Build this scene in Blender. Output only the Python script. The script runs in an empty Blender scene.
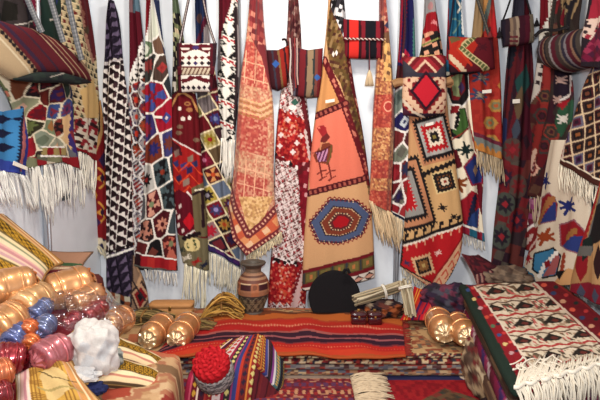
import bpy, math, random
import numpy as np
from mathutils import Vector, noise as mnoise
random.seed(7)
S = bpy.context.scene
COL = S.collection
PI = math.pi

# ------------------------------------------------------------------ camera
F = 520.0
CAM = np.array([0.0, -4.0, 1.5])
PITCH = math.radians(6)
FWD = np.array([0, math.cos(PITCH), -math.sin(PITCH)])
UP = np.array([0, math.sin(PITCH), math.cos(PITCH)])
RT = np.array([1.0, 0, 0])
cd = bpy.data.cameras.new('camera')
cam = bpy.data.objects.new('camera', cd)
COL.objects.link(cam)
cam.location = CAM
cam.rotation_euler = (PI/2 - PITCH, 0, 0)
cd.sensor_width = 36
cd.lens = 36 * F / 600
S.camera = cam

def ray(px, py):
    px = np.asarray(px, float); py = np.asarray(py, float)
    return ((px-300)/F)[..., None]*RT + ((200-py)/F)[..., None]*UP + FWD

class Plane:
    """a real surface in the stall, given by a point and the normal facing the room"""
    def __init__(s, p, n):
        s.p = np.array(p, float); s.n = np.array(n, float)/np.linalg.norm(n)
    def __call__(s, px, py):
        r = ray(px, py)
        t = ((s.p-CAM) @ s.n)/(r @ s.n)
        return CAM + r*t[..., None]
    def off(s, d):
        return Plane(s.p + s.n*d, s.n)

def back(d): return Plane((0, -d, 0), (0, -1, 0))
def left(d): return Plane((-1.56+d, 0, 0), (1, 0, 0))
def right(d): return Plane((1.82-d, 0, 0), (-1, 0, 0))
def flat(z): return Plane((0, 0, z), (0, 0, 1))
def at(px, py, d):
    return Plane((0, -4+d, 0), (0, -1, 0))(np.array(float(px)), np.array(float(py)))
def proj(W):
    v = W - CAM
    z = v @ FWD
    return 300 + F*(v @ RT)/z, 200 - F*(v @ UP)/z

# ------------------------------------------------------------------ materials
def wool(name, rough=.9, bump=.25, spec=.15, scale=260, sheen=0.0):
    m = bpy.data.materials.new(name); m.use_nodes = True
    nt = m.node_tree; b = nt.nodes['Principled BSDF']
    a = nt.nodes.new('ShaderNodeAttribute'); a.attribute_name = 'Col'
    tc = nt.nodes.new('ShaderNodeTexCoord')
    nz = nt.nodes.new('ShaderNodeTexNoise'); nz.inputs['Scale'].default_value = scale
    nz.inputs['Detail'].default_value = 2
    nt.links.new(tc.outputs['Object'], nz.inputs['Vector'])
    bp = nt.nodes.new('ShaderNodeBump'); bp.inputs['Strength'].default_value = bump
    bp.inputs['Distance'].default_value = .004
    nt.links.new(nz.outputs['Fac'], bp.inputs['Height'])
    mp = nt.nodes.new('ShaderNodeMapRange')
    mp.inputs['To Min'].default_value = .84; mp.inputs['To Max'].default_value = 1.16
    nt.links.new(nz.outputs['Fac'], mp.inputs['Value'])
    mx = nt.nodes.new('ShaderNodeVectorMath'); mx.operation = 'SCALE'
    nt.links.new(a.outputs['Color'], mx.inputs[0]); nt.links.new(mp.outputs['Result'], mx.inputs['Scale'])
    nt.links.new(mx.outputs['Vector'], b.inputs['Base Color'])
    nt.links.new(bp.outputs['Normal'], b.inputs['Normal'])
    b.inputs['Roughness'].default_value = rough
    b.inputs['Specular IOR Level'].default_value = spec
    if sheen: b.inputs['Sheen Weight'].default_value = sheen
    return m
def lin(c):
    c = np.asarray(c, float)/255
    return np.where(c <= .04045, c/12.92, ((c+.055)/1.055)**2.4)
def plain(name, c, rough=.5, metal=0, spec=.5, coat=0, bump=0, bscale=30, rough_var=0):
    m = bpy.data.materials.new(name); m.use_nodes = True
    nt = m.node_tree; b = nt.nodes['Principled BSDF']
    tc = nt.nodes.new('ShaderNodeTexCoord')
    nz = nt.nodes.new('ShaderNodeTexNoise'); nz.inputs['Scale'].default_value = bscale
    nz.inputs['Detail'].default_value = 3
    nt.links.new(tc.outputs['Object'], nz.inputs['Vector'])
    cr = nt.nodes.new('ShaderNodeMix'); cr.data_type = 'RGBA'
    l = lin(c)
    cr.inputs['A'].default_value = (*(l*.9), 1); cr.inputs['B'].default_value = (*np.minimum(l*1.1, 1), 1)
    nt.links.new(nz.outputs['Fac'], cr.inputs['Factor'])
    nt.links.new(cr.outputs['Result'], b.inputs['Base Color'])
    if bump:
        bp = nt.nodes.new('ShaderNodeBump'); bp.inputs['Strength'].default_value = bump
        bp.inputs['Distance'].default_value = .01
        nt.links.new(nz.outputs['Fac'], bp.inputs['Height']); nt.links.new(bp.outputs['Normal'], b.inputs['Normal'])
    b.inputs['Roughness'].default_value = rough; b.inputs['Metallic'].default_value = metal
    b.inputs['Specular IOR Level'].default_value = spec
    b.inputs['Coat Weight'].default_value = coat; b.inputs['Coat Roughness'].default_value = .08
    return m
WOOL = wool('woven_wool')
PILE = wool('knotted_pile', .7, .3, .3, 200, .15)
YARN = wool('cotton_yarn', .85, .1, .2, 500)
SATIN = wool('satin', .34, .30, .6, 22)
_b = SATIN.node_tree.nodes['Principled BSDF']; _b.inputs['Metallic'].default_value = .6
_b.inputs['Coat Weight'].default_value = .7; _b.inputs['Coat Roughness'].default_value = .07
LACE = wool('crochet', .85, .6, .2, 150)

# ------------------------------------------------------------------ objects
ORG = {}
DYE = 1.20          # how deep the wool is dyed
def link(o, org, parent):
    COL.objects.link(o)
    ORG[o.name] = np.array(org, float)
    if parent is not None:
        o.parent = parent
        o.location = ORG[o.name] - ORG[parent.name]
    else:
        o.location = org
    return o
def empty(name, org):
    o = bpy.data.objects.new(name, None); o.empty_display_size = .05
    return link(o, org, None)
def tag(o, label, cat, group=None):
    o['label'] = label; o['category'] = cat
    if group: o['group'] = group
    return o
def build(name, V, faces, C=None, mat=None, parent=None, smooth=True):
    """faces: (N,4) quads or list of arrays; V world coordinates, C sRGB 0-255 per vertex"""
    V = np.asarray(V, float)
    org = np.array([(V[:, 0].min()+V[:, 0].max())/2, (V[:, 1].min()+V[:, 1].max())/2, V[:, 2].min()])
    me = bpy.data.meshes.new(name)
    if isinstance(faces, np.ndarray): faces = [faces]
    lv = np.concatenate([f.ravel() for f in faces]).astype(np.int32)
    lt = np.concatenate([np.full(len(f), f.shape[1]) for f in faces]).astype(np.int32)
    ls = np.concatenate([[0], np.cumsum(lt)[:-1]]).astype(np.int32)
    me.vertices.add(len(V)); me.vertices.foreach_set('co', (V-org).astype(np.float32).ravel())
    me.loops.add(len(lv)); me.loops.foreach_set('vertex_index', lv)
    me.polygons.add(len(lt)); me.polygons.foreach_set('loop_start', ls)
    me.polygons.foreach_set('loop_total', lt)
    me.polygons.foreach_set('use_smooth', np.full(len(lt), smooth))
    me.update(calc_edges=True); me.validate()
    if C is not None:
        C = np.broadcast_to(np.asarray(C, float), (len(V), 3))
        C = 255*(np.clip(C*.90+C.mean(1, keepdims=True)*.10, 0, 255)/255)**DYE
        at_ = me.color_attributes.new('Col', 'FLOAT_COLOR', 'POINT')
        at_.data.foreach_set('color', np.concatenate([lin(C), np.ones((len(V), 1))], 1).astype(np.float32).ravel())
    if mat: me.materials.append(mat)
    return link(bpy.data.objects.new(name, me), org, parent)

# ------------------------------------------------------------------ weaving patterns
def tri(x): return 1-2*np.abs(x-np.floor(x)-.5)          # triangle wave 0..1
def hsh(i, j=0, s=0):
    v = np.sin(np.asarray(i)*127.1+np.asarray(j)*311.7+s*74.7)*43758.5453
    return v-np.floor(v)
class Pt:
    def __init__(p, X, Y, W=None):
        p.X = X; p.Y = Y; p.W = W; p.C = np.zeros(X.shape+(3,)); p.all = np.ones(X.shape, bool)
    def set(p, m, c): p.C[m] = c
    def fill(p, c): p.C[:] = c
    def poly(p, pts, c=None):
        m = np.zeros(p.X.shape, bool); n = len(pts)
        for k in range(n):
            x1, y1 = pts[k]; x2, y2 = pts[(k+1) % n]
            if y1 == y2: continue
            cond = (y1 > p.Y) != (y2 > p.Y)
            m ^= cond & (p.X < (x2-x1)*(p.Y-y1)/(y2-y1)+x1)
        if c is not None: p.set(m, c)
        return m
    def dist(p, pts):
        d = np.full(p.X.shape, 1e9); al = np.zeros(p.X.shape); run = 0
        for (x1, y1), (x2, y2) in zip(pts[:-1], pts[1:]):
            L = math.hypot(x2-x1, y2-y1)+1e-9
            t = np.clip(((p.X-x1)*(x2-x1)+(p.Y-y1)*(y2-y1))/L**2, 0, 1)
            dd = np.hypot(p.X-x1-t*(x2-x1), p.Y-y1-t*(y2-y1))
            al = np.where(dd < d, run+t*L, al); d = np.minimum(d, dd); run += L
        return d, al
    def line(p, pts, w, c, teeth=0, per=4, mask=None):
        d, al = p.dist(pts)
        m = d < w/2+teeth*tri(al/per)
        if mask is not None: m &= mask
        p.set(m, c); return m
    def dia(p, cx, cy, rx, ry, c, rot=0, mask=None):
        ca, sa = math.cos(rot), math.sin(rot)
        dx = (p.X-cx)*ca+(p.Y-cy)*sa; dy = -(p.X-cx)*sa+(p.Y-cy)*ca
        m = np.abs(dx)/rx+np.abs(dy)/ry < 1
        if mask is not None: m &= mask
        p.set(m, c); return m
    def ell(p, cx, cy, rx, ry, c):
        m = ((p.X-cx)/rx)**2+((p.Y-cy)/ry)**2 < 1; p.set(m, c); return m
    def star(p, cx, cy, r, c, sy=1, k=4, rot=0, depth=.45, mask=None):
        dx = p.X-cx; dy = (p.Y-cy)/sy
        a = np.arctan2(dy, dx)+rot
        m = np.hypot(dx, dy) < r*(1-depth*tri(a*k/PI))
        if mask is not None: m &= mask
        p.set(m, c); return m
    def bug(p, cx, cy, r, c, sy=1, rot=0):
        "stepped insect-like kilim motif"
        ca, sa = math.cos(rot), math.sin(rot)
        dx = (p.X-cx)*ca+(p.Y-cy)*sa; dy = (-(p.X-cx)*sa+(p.Y-cy)*ca)/sy
        ax_, ay = np.abs(dx), np.abs(dy)
        m = (ax_+ay < .68*r) | ((np.abs(ax_-ay) < .24*r) & (np.maximum(ax_, ay) < .88*r)) | ((ax_ < r) & (ay < .16*r))
        p.set(m, c); return m
    def nest(p, pts, steps, teeth=None):
        "nested polygons shrinking about the centroid; steps = [(scale, colour)]"
        cx = sum(a for a, b in pts)/len(pts); cy = sum(b for a, b in pts)/len(pts)
        for s, c in steps:
            p.poly([(cx+(a-cx)*s, cy+(b-cy)*s) for a, b in pts], c)
    def lat(p, o, a, b):
        det = a[0]*b[1]-a[1]*b[0]
        dx = p.X-o[0]; dy = p.Y-o[1]
        s = (dx*b[1]-dy*b[0])/det; t = (a[0]*dy-a[1]*dx)/det
        i = np.floor(s); j = np.floor(t)
        return i, j, s-i, t-j
    def speck(p, mask, o, a, b, pal, seed=0, prob=1):
        i, j, u, v = p.lat(o, a, b)
        h = hsh(i, j, seed); g = hsh(i, j, seed+9)
        pal = np.array(pal, float)
        c = pal[np.minimum((h*len(pal)).astype(int), len(pal)-1)]
        m = mask & (g < prob)
        p.C[m] = c[m]
    def stripes(p, mask, o, d, bands):
        "bands = [(width, colour)...] repeated along direction d"
        L = math.hypot(*d)
        t = ((p.X-o[0])*d[0]+(p.Y-o[1])*d[1])/L
        tot = sum(w for w, c in bands); t = t-np.floor(t/tot)*tot
        x = 0
        for w, c in bands:
            p.set(mask & (t >= x) & (t < x+w), c); x += w
    def cells(p, mask, cs, lw, lc, sx=1, sy=1, skew=0):
        "honeycomb of outlined fields. cs = [(x, y, ground, motif, motif colour, second colour)]"
        d1 = np.full(p.X.shape, 1e9); d2 = d1.copy(); k1 = np.zeros(p.X.shape, int); e = d1
        pos = []
        for k, c in enumerate(cs):
            dx = (p.X-c[0]); dy = (p.Y-c[1])+skew*dx
            d = np.hypot(dx/sx, dy/sy)
            near = d < d1
            d2 = np.where(near, d1, np.minimum(d2, d)); k1 = np.where(near, k, k1); d1 = np.minimum(d1, d)
        edge = (d2-d1)
        for k, c in enumerate(cs):
            m = mask & (k1 == k)
            if not m.any(): continue
            p.set(m, c[2])
            if len(c) > 3 and c[3]:
                dx = p.X-c[0]; dy = p.Y-c[1]+skew*dx; r = np.hypot(dx/sx, dy/sy); a = np.arctan2(dy/sy, dx/sx)
                mc = c[4]; c2 = c[5] if len(c) > 5 else c[4]
                if c[3] == 't':
                    q = (np.floor(a*4/PI+.5*(r > 5)).astype(int) % 2 == 0) & (r > 2.2) & (edge > 3.2)
                    p.set(m & q, mc); p.set(m & (r < 2.4), c2)
                elif c[3] == 's':
                    p.set(m & (r < 6.5*(1-.45*tri(a*4/PI))), mc); p.set(m & (r < 2), c2)
                elif c[3] == 'd':
                    p.set(m & (np.abs(dx/sx)+np.abs(dy/sy) < 5), mc); p.set(m & (np.abs(dx/sx)+np.abs(dy/sy) < 2), c2)
                elif c[3] == 'b':
                    p.set(m & (edge < 4.5+2*tri((dx+dy)/3.2)), mc); p.set(m & (r < 2), c2)
                elif c[3] == 'r':
                    p.set(m & (edge < 5), mc)
        p.set(mask & (edge < lw), lc)

    def para(p, mask, o, a, b, cs, lw, lc, fall=(), seed=0):
        "slanted lozenge lattice; a field takes the colours listed for the spot it covers"
        O = (o[0]-.5*(a[0]+b[0]), o[1]-.5*(a[1]+b[1]))
        i, j, u, v = p.lat(O, a, b)
        det = a[0]*b[1]-a[1]*b[0]; ha = abs(det)/math.hypot(*b); hb = abs(det)/math.hypot(*a)
        edge = np.minimum(np.minimum(u, 1-u)*ha, np.minimum(v, 1-v)*hb)
        look = {}
        for c in cs:
            dx, dy = c[0]-O[0], c[1]-O[1]
            look[(math.floor((dx*b[1]-dy*b[0])/det), math.floor((a[0]*dy-a[1]*dx)/det))] = c
        r = np.hypot((u-.5)*ha, (v-.5)*hb)*1.0; an = np.arctan2((v-.5)*hb, (u-.5)*ha); sz = min(ha, hb)*.5
        for k in set(zip(i[mask].astype(int).tolist(), j[mask].astype(int).tolist())):
            m = mask & (i == k[0]) & (j == k[1])
            c = look.get(k)
            if c is None and len(fall): c = (0, 0)+tuple(fall[int(hsh(k[0], k[1], seed)*len(fall)) % len(fall)])
            if c is None: continue
            p.set(m, c[2])
            if len(c) > 3 and c[3]:
                mc = c[4]; c2 = c[5] if len(c) > 5 else mc
                if c[3] == 's': p.set(m & (r < sz*.86*(1-.42*tri(an*4/PI))), mc); p.set(m & (r < sz*.3), c2)
                elif c[3] == 't': p.set(m & (np.floor(an*4/PI).astype(int) % 2 == 0) & (r > sz*.25) & (edge > sz*.28), mc); p.set(m & (r < sz*.3), c2)
                else: p.set(m & (edge > sz*.42), mc); p.set(m & (edge > sz*.72), c2)
        p.set(mask & (edge < lw), lc)

# ------------------------------------------------------------------ cloth
def resample(pts, n):
    pts = np.array(pts, float)
    seg = np.hypot(*np.diff(pts, axis=0).T); s = np.concatenate([[0], np.cumsum(seg)])
    t = np.linspace(0, s[-1], n)
    return np.stack([np.interp(t, s, pts[:, 0]), np.interp(t, s, pts[:, 1])], 1)
def smooth_poly(pts, k=3):
    "Chaikin: rounds a traced edge, ends kept"
    pts = [tuple(map(float, q)) for q in pts]
    for _ in range(k):
        if len(pts) < 3: break
        q = [pts[0]]
        for a, b in zip(pts[:-1], pts[1:]):
            q += [(a[0]*.75+b[0]*.25, a[1]*.75+b[1]*.25), (a[0]*.25+b[0]*.75, a[1]*.25+b[1]*.75)]
        q.append(pts[-1]); pts = q
    return pts
def coons(T, B, L, R, nu, nv):
    T, B = resample(T, nu), resample(B, nu); L, R = resample(L, nv), resample(R, nv)
    u = np.linspace(0, 1, nu)[None, :, None]; v = np.linspace(0, 1, nv)[:, None, None]
    S_ = (1-v)*T[None]+v*B[None]+(1-u)*L[:, None]+u*R[:, None]
    S_ -= (1-u)*(1-v)*T[0]+u*(1-v)*T[-1]+(1-u)*v*B[0]+u*v*B[-1]
    return S_, np.broadcast_to(u[..., 0], (nv, nu)), np.broadcast_to(v[..., 0], (nv, nu))
def gridfaces(nv, nu, base=0, flip=False):
    a = (np.arange(nv-1)[:, None]*nu+np.arange(nu-1)[None]).ravel()+base
    f = np.stack([a, a+nu, a+nu+1, a+1], 1)
    return f[:, ::-1] if flip else f
def rim(nv, nu, off):
    t = np.arange(nu); r = np.arange(1, nv)*nu+nu-1
    b = (nv-1)*nu+np.arange(nu-2, -1, -1); l = np.arange(nv-2, 0, -1)*nu
    lp = np.concatenate([t, r, b, l]); nx = np.roll(lp, -1)
    return np.stack([lp, nx, nx+off, lp+off], 1)
def shell(name, W, N, th, C, mat, parent=None):
    "a sheet with thickness th behind the front face"
    nv, nu = W.shape[:2]; n = nv*nu
    V = np.concatenate([W.reshape(-1, 3), (W-N*th).reshape(-1, 3)])
    f = np.concatenate([gridfaces(nv, nu), gridfaces(nv, nu, n, True), rim(nv, nu, n)])
    C = C.reshape(-1, 3)
    return build(name, V, f, np.concatenate([C, C]), mat, parent)
def cloth(name, paint, L, R, B=None, T=None, pl=None, folds=2.0, amp=.012, bulge=.03, seed=0,
          cell=.75, mat=None, parent=None, th=.006, amp_top=1.6, round_=True):
    T = T or [L[0], R[0]]; B = B or [L[-1], R[-1]]
    if round_: L, R = smooth_poly(L), smooth_poly(R)
    w = max(np.abs(np.array(B)[:, 0].max()-np.array(B)[:, 0].min()), 12)
    Ln = np.hypot(*np.diff(np.array(L), axis=0).T).sum()
    Bn = np.hypot(*np.diff(np.array(B), axis=0).T).sum()
    nu = int(max(Bn, w)/cell)+4; nv = int(Ln/cell)+4
    Sx, u, v = coons(T, B, L, R, nu, nv)
    W = pl(Sx[..., 0], Sx[..., 1])
    p = Pt(Sx[..., 0], Sx[..., 1], W); paint(p)
    rnd = random.Random(seed*31+5)
    ph = [rnd.uniform(0, 6.28) for _ in range(4)]
    prof = np.sqrt(np.clip(1-np.abs(2*u-1)**3.2, 0, 1))
    am = amp*(amp_top+(1-amp_top)*v)
    d = bulge*prof+am*np.sin(2*PI*folds*u+ph[0]+1.2*np.sin(3*v+ph[1]))*np.clip(prof*1.2, 0, 1) \
        + am*.45*np.sin(2*PI*folds*2.3*u+ph[2]+2*v)+.004*np.sin(9*v+ph[3])
    W = W+pl.n*d[..., None]
    root = parent
    if parent is None:
        e = W.reshape(-1, 3); root = empty(name, [e[:, 0].mean(), e[:, 1].mean(), e[:, 2].min()])
    shell('woven_panel', W, np.broadcast_to(pl.n, W.shape), th, p.C, mat or WOOL, root)
    return root
def price_tag(parent, pl, pts, d):
    P = np.array([pl(np.array([float(x)]), np.array([float(y)]))[0]+pl.n*d for x, y in pts])
    V = np.concatenate([P, P-pl.n*.003]); f = np.array([[3, 2, 1, 0], [4, 5, 6, 7], [0, 1, 5, 4], [1, 2, 6, 5], [2, 3, 7, 6], [3, 0, 4, 7]])
    o = build('price_tag', V, f, (226, 218, 206), YARN, parent, False); o['label'] = 'small white paper price tag'; return o
def tubes(paths, rad, sides=5, cap=True):
    "paths: list of (k,3) arrays -> verts, quads"
    V = []; Fq = []; base = 0
    for i, P in enumerate(paths):
        P = np.asarray(P, float); k = len(P)
        r = rad[i] if isinstance(rad, (list, np.ndarray)) else rad
        r = np.broadcast_to(np.asarray(r, float), (k,))
        t = np.gradient(P, axis=0); t /= np.linalg.norm(t, axis=1)[:, None]+1e-12
        ref = np.array([.31, .87, .38])
        a = np.cross(t, ref); a /= np.linalg.norm(a, axis=1)[:, None]+1e-9; b = np.cross(t, a)
        th = np.arange(sides)*2*PI/sides
        ring = P[:, None]+r[:, None, None]*(np.cos(th)[None, :, None]*a[:, None]+np.sin(th)[None, :, None]*b[:, None])
        V.append(ring.reshape(-1, 3))
        ii = np.arange(k-1)[:, None]*sides; jj = np.arange(sides)[None]; j2 = (jj+1) % sides
        q = np.stack([ii+jj, ii+j2, ii+sides+j2, ii+sides+jj], -1).reshape(-1, 4)+base
        Fq.append(q); base += k*sides
        if cap and sides == 4:
            Fq.append(np.array([[0, 3, 2, 1]])+base-k*sides); Fq.append(np.array([[0, 1, 2, 3]])+base-sides)
    return np.concatenate(V), np.concatenate(Fq)
def fringe(parent, pl, edge, length, n, col=(232, 226, 212), d=.02, slant=0, clump=0, wob=1.0, w=1.0, seed=1, vary=.25, name='fringe'):
    "strands hanging from an edge traced along the hem"
    rnd = random.Random(seed)
    E = resample(edge, n); paths = []; cols = []; rads = []
    for i, (x, y) in enumerate(E):
        x += rnd.uniform(-.7, .7); ln = length*(1+rnd.uniform(-vary, vary))
        xe = x+slant*ln+rnd.uniform(-1, 1)*wob*1.5
        if clump:
            g = E[min((i//clump)*clump+clump//2, n-1)][0]+slant*ln
            xe = xe*.3+g*.7
        k = 7; t = np.linspace(0, 1, k)
        wv = np.sin(t*rnd.uniform(4, 8)+rnd.uniform(0, 6))*wob*.6*t
        X = x+(xe-x)*t**.8+wv; Y = y-1+(ln+1)*t
        W = pl(X, Y)+pl.n*(d+.012*np.sin(t*3+rnd.uniform(0, 6)))[:, None]*(0.6+.4*rnd.random())
        paths.append(W); rr = w*.0038*rnd.uniform(.8, 1.25)*np.linalg.norm(W[0]-CAM)/4*np.ones(k); rr[-1] *= .5
        rads.append(rr); c = np.array(col)*rnd.uniform(.9, 1.06); cols.append(np.tile(np.clip(c, 0, 255), (k*4, 1)))
    V, f = tubes(paths, rads, 4)
    return build(name, V, f, np.concatenate(cols), YARN, parent)
def pillow(name, paint, L, R, T, B, pl, front=.05, rear=.03, cell=.8, mat=None, parent=None, power=4, wav=0, seed=0):
    "stuffed body between a traced outline: swells to the front and to the rear"
    wd = np.abs(np.array(T)[:, 0].max()-np.array(T)[:, 0].min()); ht = np.abs(np.array(L)[:, 1].max()-np.array(L)[:, 1].min())
    nu = int(max(wd, 8)/cell)+4; nv = int(max(ht, 8)/cell)+4
    Sx, u, v = coons(T, B, L, R, nu, nv)
    W = pl(Sx[..., 0], Sx[..., 1]); p = Pt(Sx[..., 0], Sx[..., 1], W); paint(p)
    pr = np.sqrt(np.clip(1-np.abs(2*u-1)**power, 0, 1)*np.clip(1-np.abs(2*v-1)**power, 0, 1))
    wv = wav*np.sin(7*u+3*v+seed)*np.sin(5*v+seed*2)*pr
    Wf = W+pl.n*(front*pr+wv)[..., None]; Wb = W-pl.n*(rear*pr+.002)[..., None]
    n = nu*nv
    V = np.concatenate([Wf.reshape(-1, 3), Wb.reshape(-1, 3)])
    f = np.concatenate([gridfaces(nv, nu), gridfaces(nv, nu, n, True), rim(nv, nu, n)])
    C = p.C.reshape(-1, 3)
    return build(name, V, f, np.concatenate([C, C]), mat or WOOL, parent)
def band(name, pts, w, pl, d, paint_cols, parent=None, mat=None, th=.006):
    "flat woven strap along a traced line; w in trace units"
    P = resample(smooth_poly(pts), 60)
    t = np.gradient(P, axis=0); t /= np.hypot(*t.T)[:, None]; nrm = np.stack([-t[:, 1], t[:, 0]], 1)
    nu = 9; s = np.linspace(-.5, .5, nu)
    Sx = P[:, None]+nrm[:, None]*(s*w)[None, :, None]
    W = pl(Sx[..., 0], Sx[..., 1])+pl.n*(d+.004*np.cos(s*PI))[None, :, None]
    C = np.zeros(W.shape); ncol = len(paint_cols)
    for k in range(nu): C[:, k] = paint_cols[min(int(k/nu*ncol), ncol-1)]
    C *= (.88+.12*np.sin(np.arange(60)*2.1))[:, None, None]
    return shell(name, W, np.broadcast_to(pl.n, W.shape), th, C, mat or WOOL, parent)
def cord(name, W, r, col, parent=None, mat=None, sides=6):
    V, f = tubes([np.asarray(W)], r, sides)
    return build(name, V, f, col, mat or YARN, parent)

# ------------------------------------------------------------------ the booth
def quad_struct(name, pts, mat, th):
    P = np.array(pts, float); n = np.cross(P[1]-P[0], P[3]-P[0]); n /= np.linalg.norm(n)
    V = np.concatenate([P, P-n*th])
    f = np.array([[0, 1, 2, 3], [7, 6, 5, 4], [0, 4, 5, 1], [1, 5, 6, 2], [2, 6, 7, 3], [3, 7, 4, 0]])
    o = build(name, V, f, None, mat, None, False); o['kind'] = 'structure'; return o
WALLM = plain('white_laminate_panel', (222, 226, 232), .32, 0, .4, 0, .03, 8)
FLOORM = plain('grey_carpet_floor', (92, 90, 92), .95, 0, .1, 0, .5, 300)
ALU = plain('brushed_aluminium', (190, 194, 200), .35, .85, .5, 0, .05, 120)
quad_struct('wall_back', [(-1.56, 0, 0), (1.82, 0, 0), (1.82, 0, 3.1), (-1.56, 0, 3.1)], WALLM, .04)
quad_struct('wall_left', [(-1.56, -3.2, 0), (-1.56, 0, 0), (-1.56, 0, 3.1), (-1.56, -3.2, 3.1)], WALLM, .04)
quad_struct('wall_right', [(1.82, 0, 0), (1.82, -3.2, 0), (1.82, -3.2, 3.1), (1.82, 0, 3.1)], WALLM, .04)
quad_struct('floor', [(-3, -5, 0), (3, -5, 0), (3, .1, 0), (-3, .1, 0)], FLOORM, .05)
def pole(px, pl, label, ylo=0.0, r=.022):
    b = pl(np.array([float(px)]), np.array([145.]))[0]+pl.n*.012
    prof = []
    for k in range(8):                                   # eight-sided booth extrusion with a groove
        a = PI/8+k*PI/4; prof.append((math.cos(a)*r, math.sin(a)*r)); 
        prof.append((math.cos(a+PI/8)*r*.82, math.sin(a+PI/8)*r*.82))
    V = [(b[0]+x, b[1]+y, z) for z in (0.0, 3.08) for x, y in prof]; n = len(prof)
    q = np.array([[i, (i+1) % n, n+(i+1) % n, n+i] for i in range(n)])
    o = build('booth_pole', V, [q, np.arange(n, 2*n)[None], np.arange(n-1, -1, -1)[None]], None, ALU, None, False)
    tag(o, label, 'pole', 'aluminium booth poles')
pole(240, back(.012), 'aluminium booth pole behind the white fringed kilim and salmon carpet')
pole(398, back(.012), 'aluminium booth pole on the back wall right of the gold brocade carpet')
pole(541, right(-.006), 'aluminium booth pole above the striped barrel bag, by the right corner')
pole(41, left(.012), 'aluminium booth pole on the left wall behind the white fringes')
rb = left(.004)
V = rb(np.array([60, 68, 70, 62.]), np.array([191, 188, 198, 201.]))
tg = quad_struct('wall_sticker', [V[0]+rb.n*.004, V[3]+rb.n*.004, V[2]+rb.n*.004, V[1]+rb.n*.004], plain('dark_vinyl', (70, 84, 92), .5), .003)
del tg['kind']; tag(tg, 'small dark square sticker on the left wall under the white fringes', 'sticker')

# ------------------------------------------------------------------ kilims on the back wall
CREAM = (228, 216, 192); WHT = (230, 224, 216); BLK = (28, 22, 26); MAR = (98, 20, 32); RED = (178, 28, 34); NAVY = (38, 38, 82)

def k1(p):
    p.fill((40, 30, 48))
    low = p.Y > 254-.33*(p.X-108)
    top = p.Y < 63-.3*(p.X-106)
    mid = ~low & ~top
    i, j, u, v = p.lat((107, 4), (9.5, -3), (1.5, 9)); p.set((top | low) & (u+v > .95) & (v < .82) & (u < .82), (112, 96, 122)); p.set((top | low) & (u+v < .45), (62, 48, 70))
    p.set(mid, (222, 212, 204))
    i, j, u, v = p.lat((107, 4), (9.0, -3.8), (-.6, 9.6)); p.set(mid & (v > .14) & (u < v*.98) & (u > .06), (44, 24, 30)); p.set(mid & (u > .62) & (v < .55) & (u-.5 > v*.4), (74, 46, 52)); p.set(mid & (v > .8) & (u > .3) & (u < .9), (44, 24, 30))
    p.line([(103, 66), (128, 58)], 2, (190, 180, 180)); p.line([(103, 70), (128, 62)], 1.2, BLK)
    p.line([(106, 257), (134, 248)], 2.2, WHT); p.line([(106, 252), (134, 243)], 1.4, BLK)
    m = p.Y > 290+.2*(p.X-107); p.set(m, (66, 52, 56)); p.speck(m, (107, 288), (5, 1), (0, 7), [(150, 84, 50), (40, 28, 32), (190, 180, 160), (50, 44, 52)], 3)
    q = p.X > 133.5; q &= p.Y > 255
    p.set(q, (150, 120, 98)); p.nest([(133, 292), (142, 282), (150, 296), (141, 312)], [(1.2, (70, 50, 48)), (.95, (190, 150, 120)), (.7, (140, 26, 34)), (.35, (40, 30, 34))])
    p.line([(136, 262), (142, 274), (139, 284)], 3, (196, 156, 120)); p.line([(138, 262), (143, 273)], 1.3, (150, 40, 40))
    p.line([(133, 255), (134, 280), (146, 300)], 1.5, (60, 46, 50))
    p.line([(106, 287), (117, 300), (131, 309)], 2.2, (205, 196, 180)); 
def k0(p):
    p.fill((140, 28, 34))
    p.line([(92, 60), (99, 95), (97, 125), (90, 152)], 8, (52, 50, 50), 2.5, 6); p.line([(86, 60), (94, 95), (91, 120), (84, 150)], 5, (205, 170, 118))
    p.line([(101, 95), (102, 130), (95, 160)], 3, (196, 150, 96))
    for cy in (178, 212):
        p.line([(100, cy-10), (105, cy-4), (99, cy), (106, cy+5), (101, cy+10)], 2, (204, 146, 66)); p.dia(103, cy, 2, 5, (60, 30, 60))
    p.dia(96, 195, 3, 8, (196, 140, 66)); p.dia(97, 222, 5, 5, (70, 40, 90)); p.dia(104, 160, 4, 9, (60, 40, 80))
    m = p.Y > 236+.2*(p.X-92); p.set(m, (214, 200, 172))
    i, j, u, v = p.lat((90, 236), (9, 4), (-4, 9)); p.set(m & (np.abs(u-.5)+np.abs(v-.5) < .42), (52, 48, 84))
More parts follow.
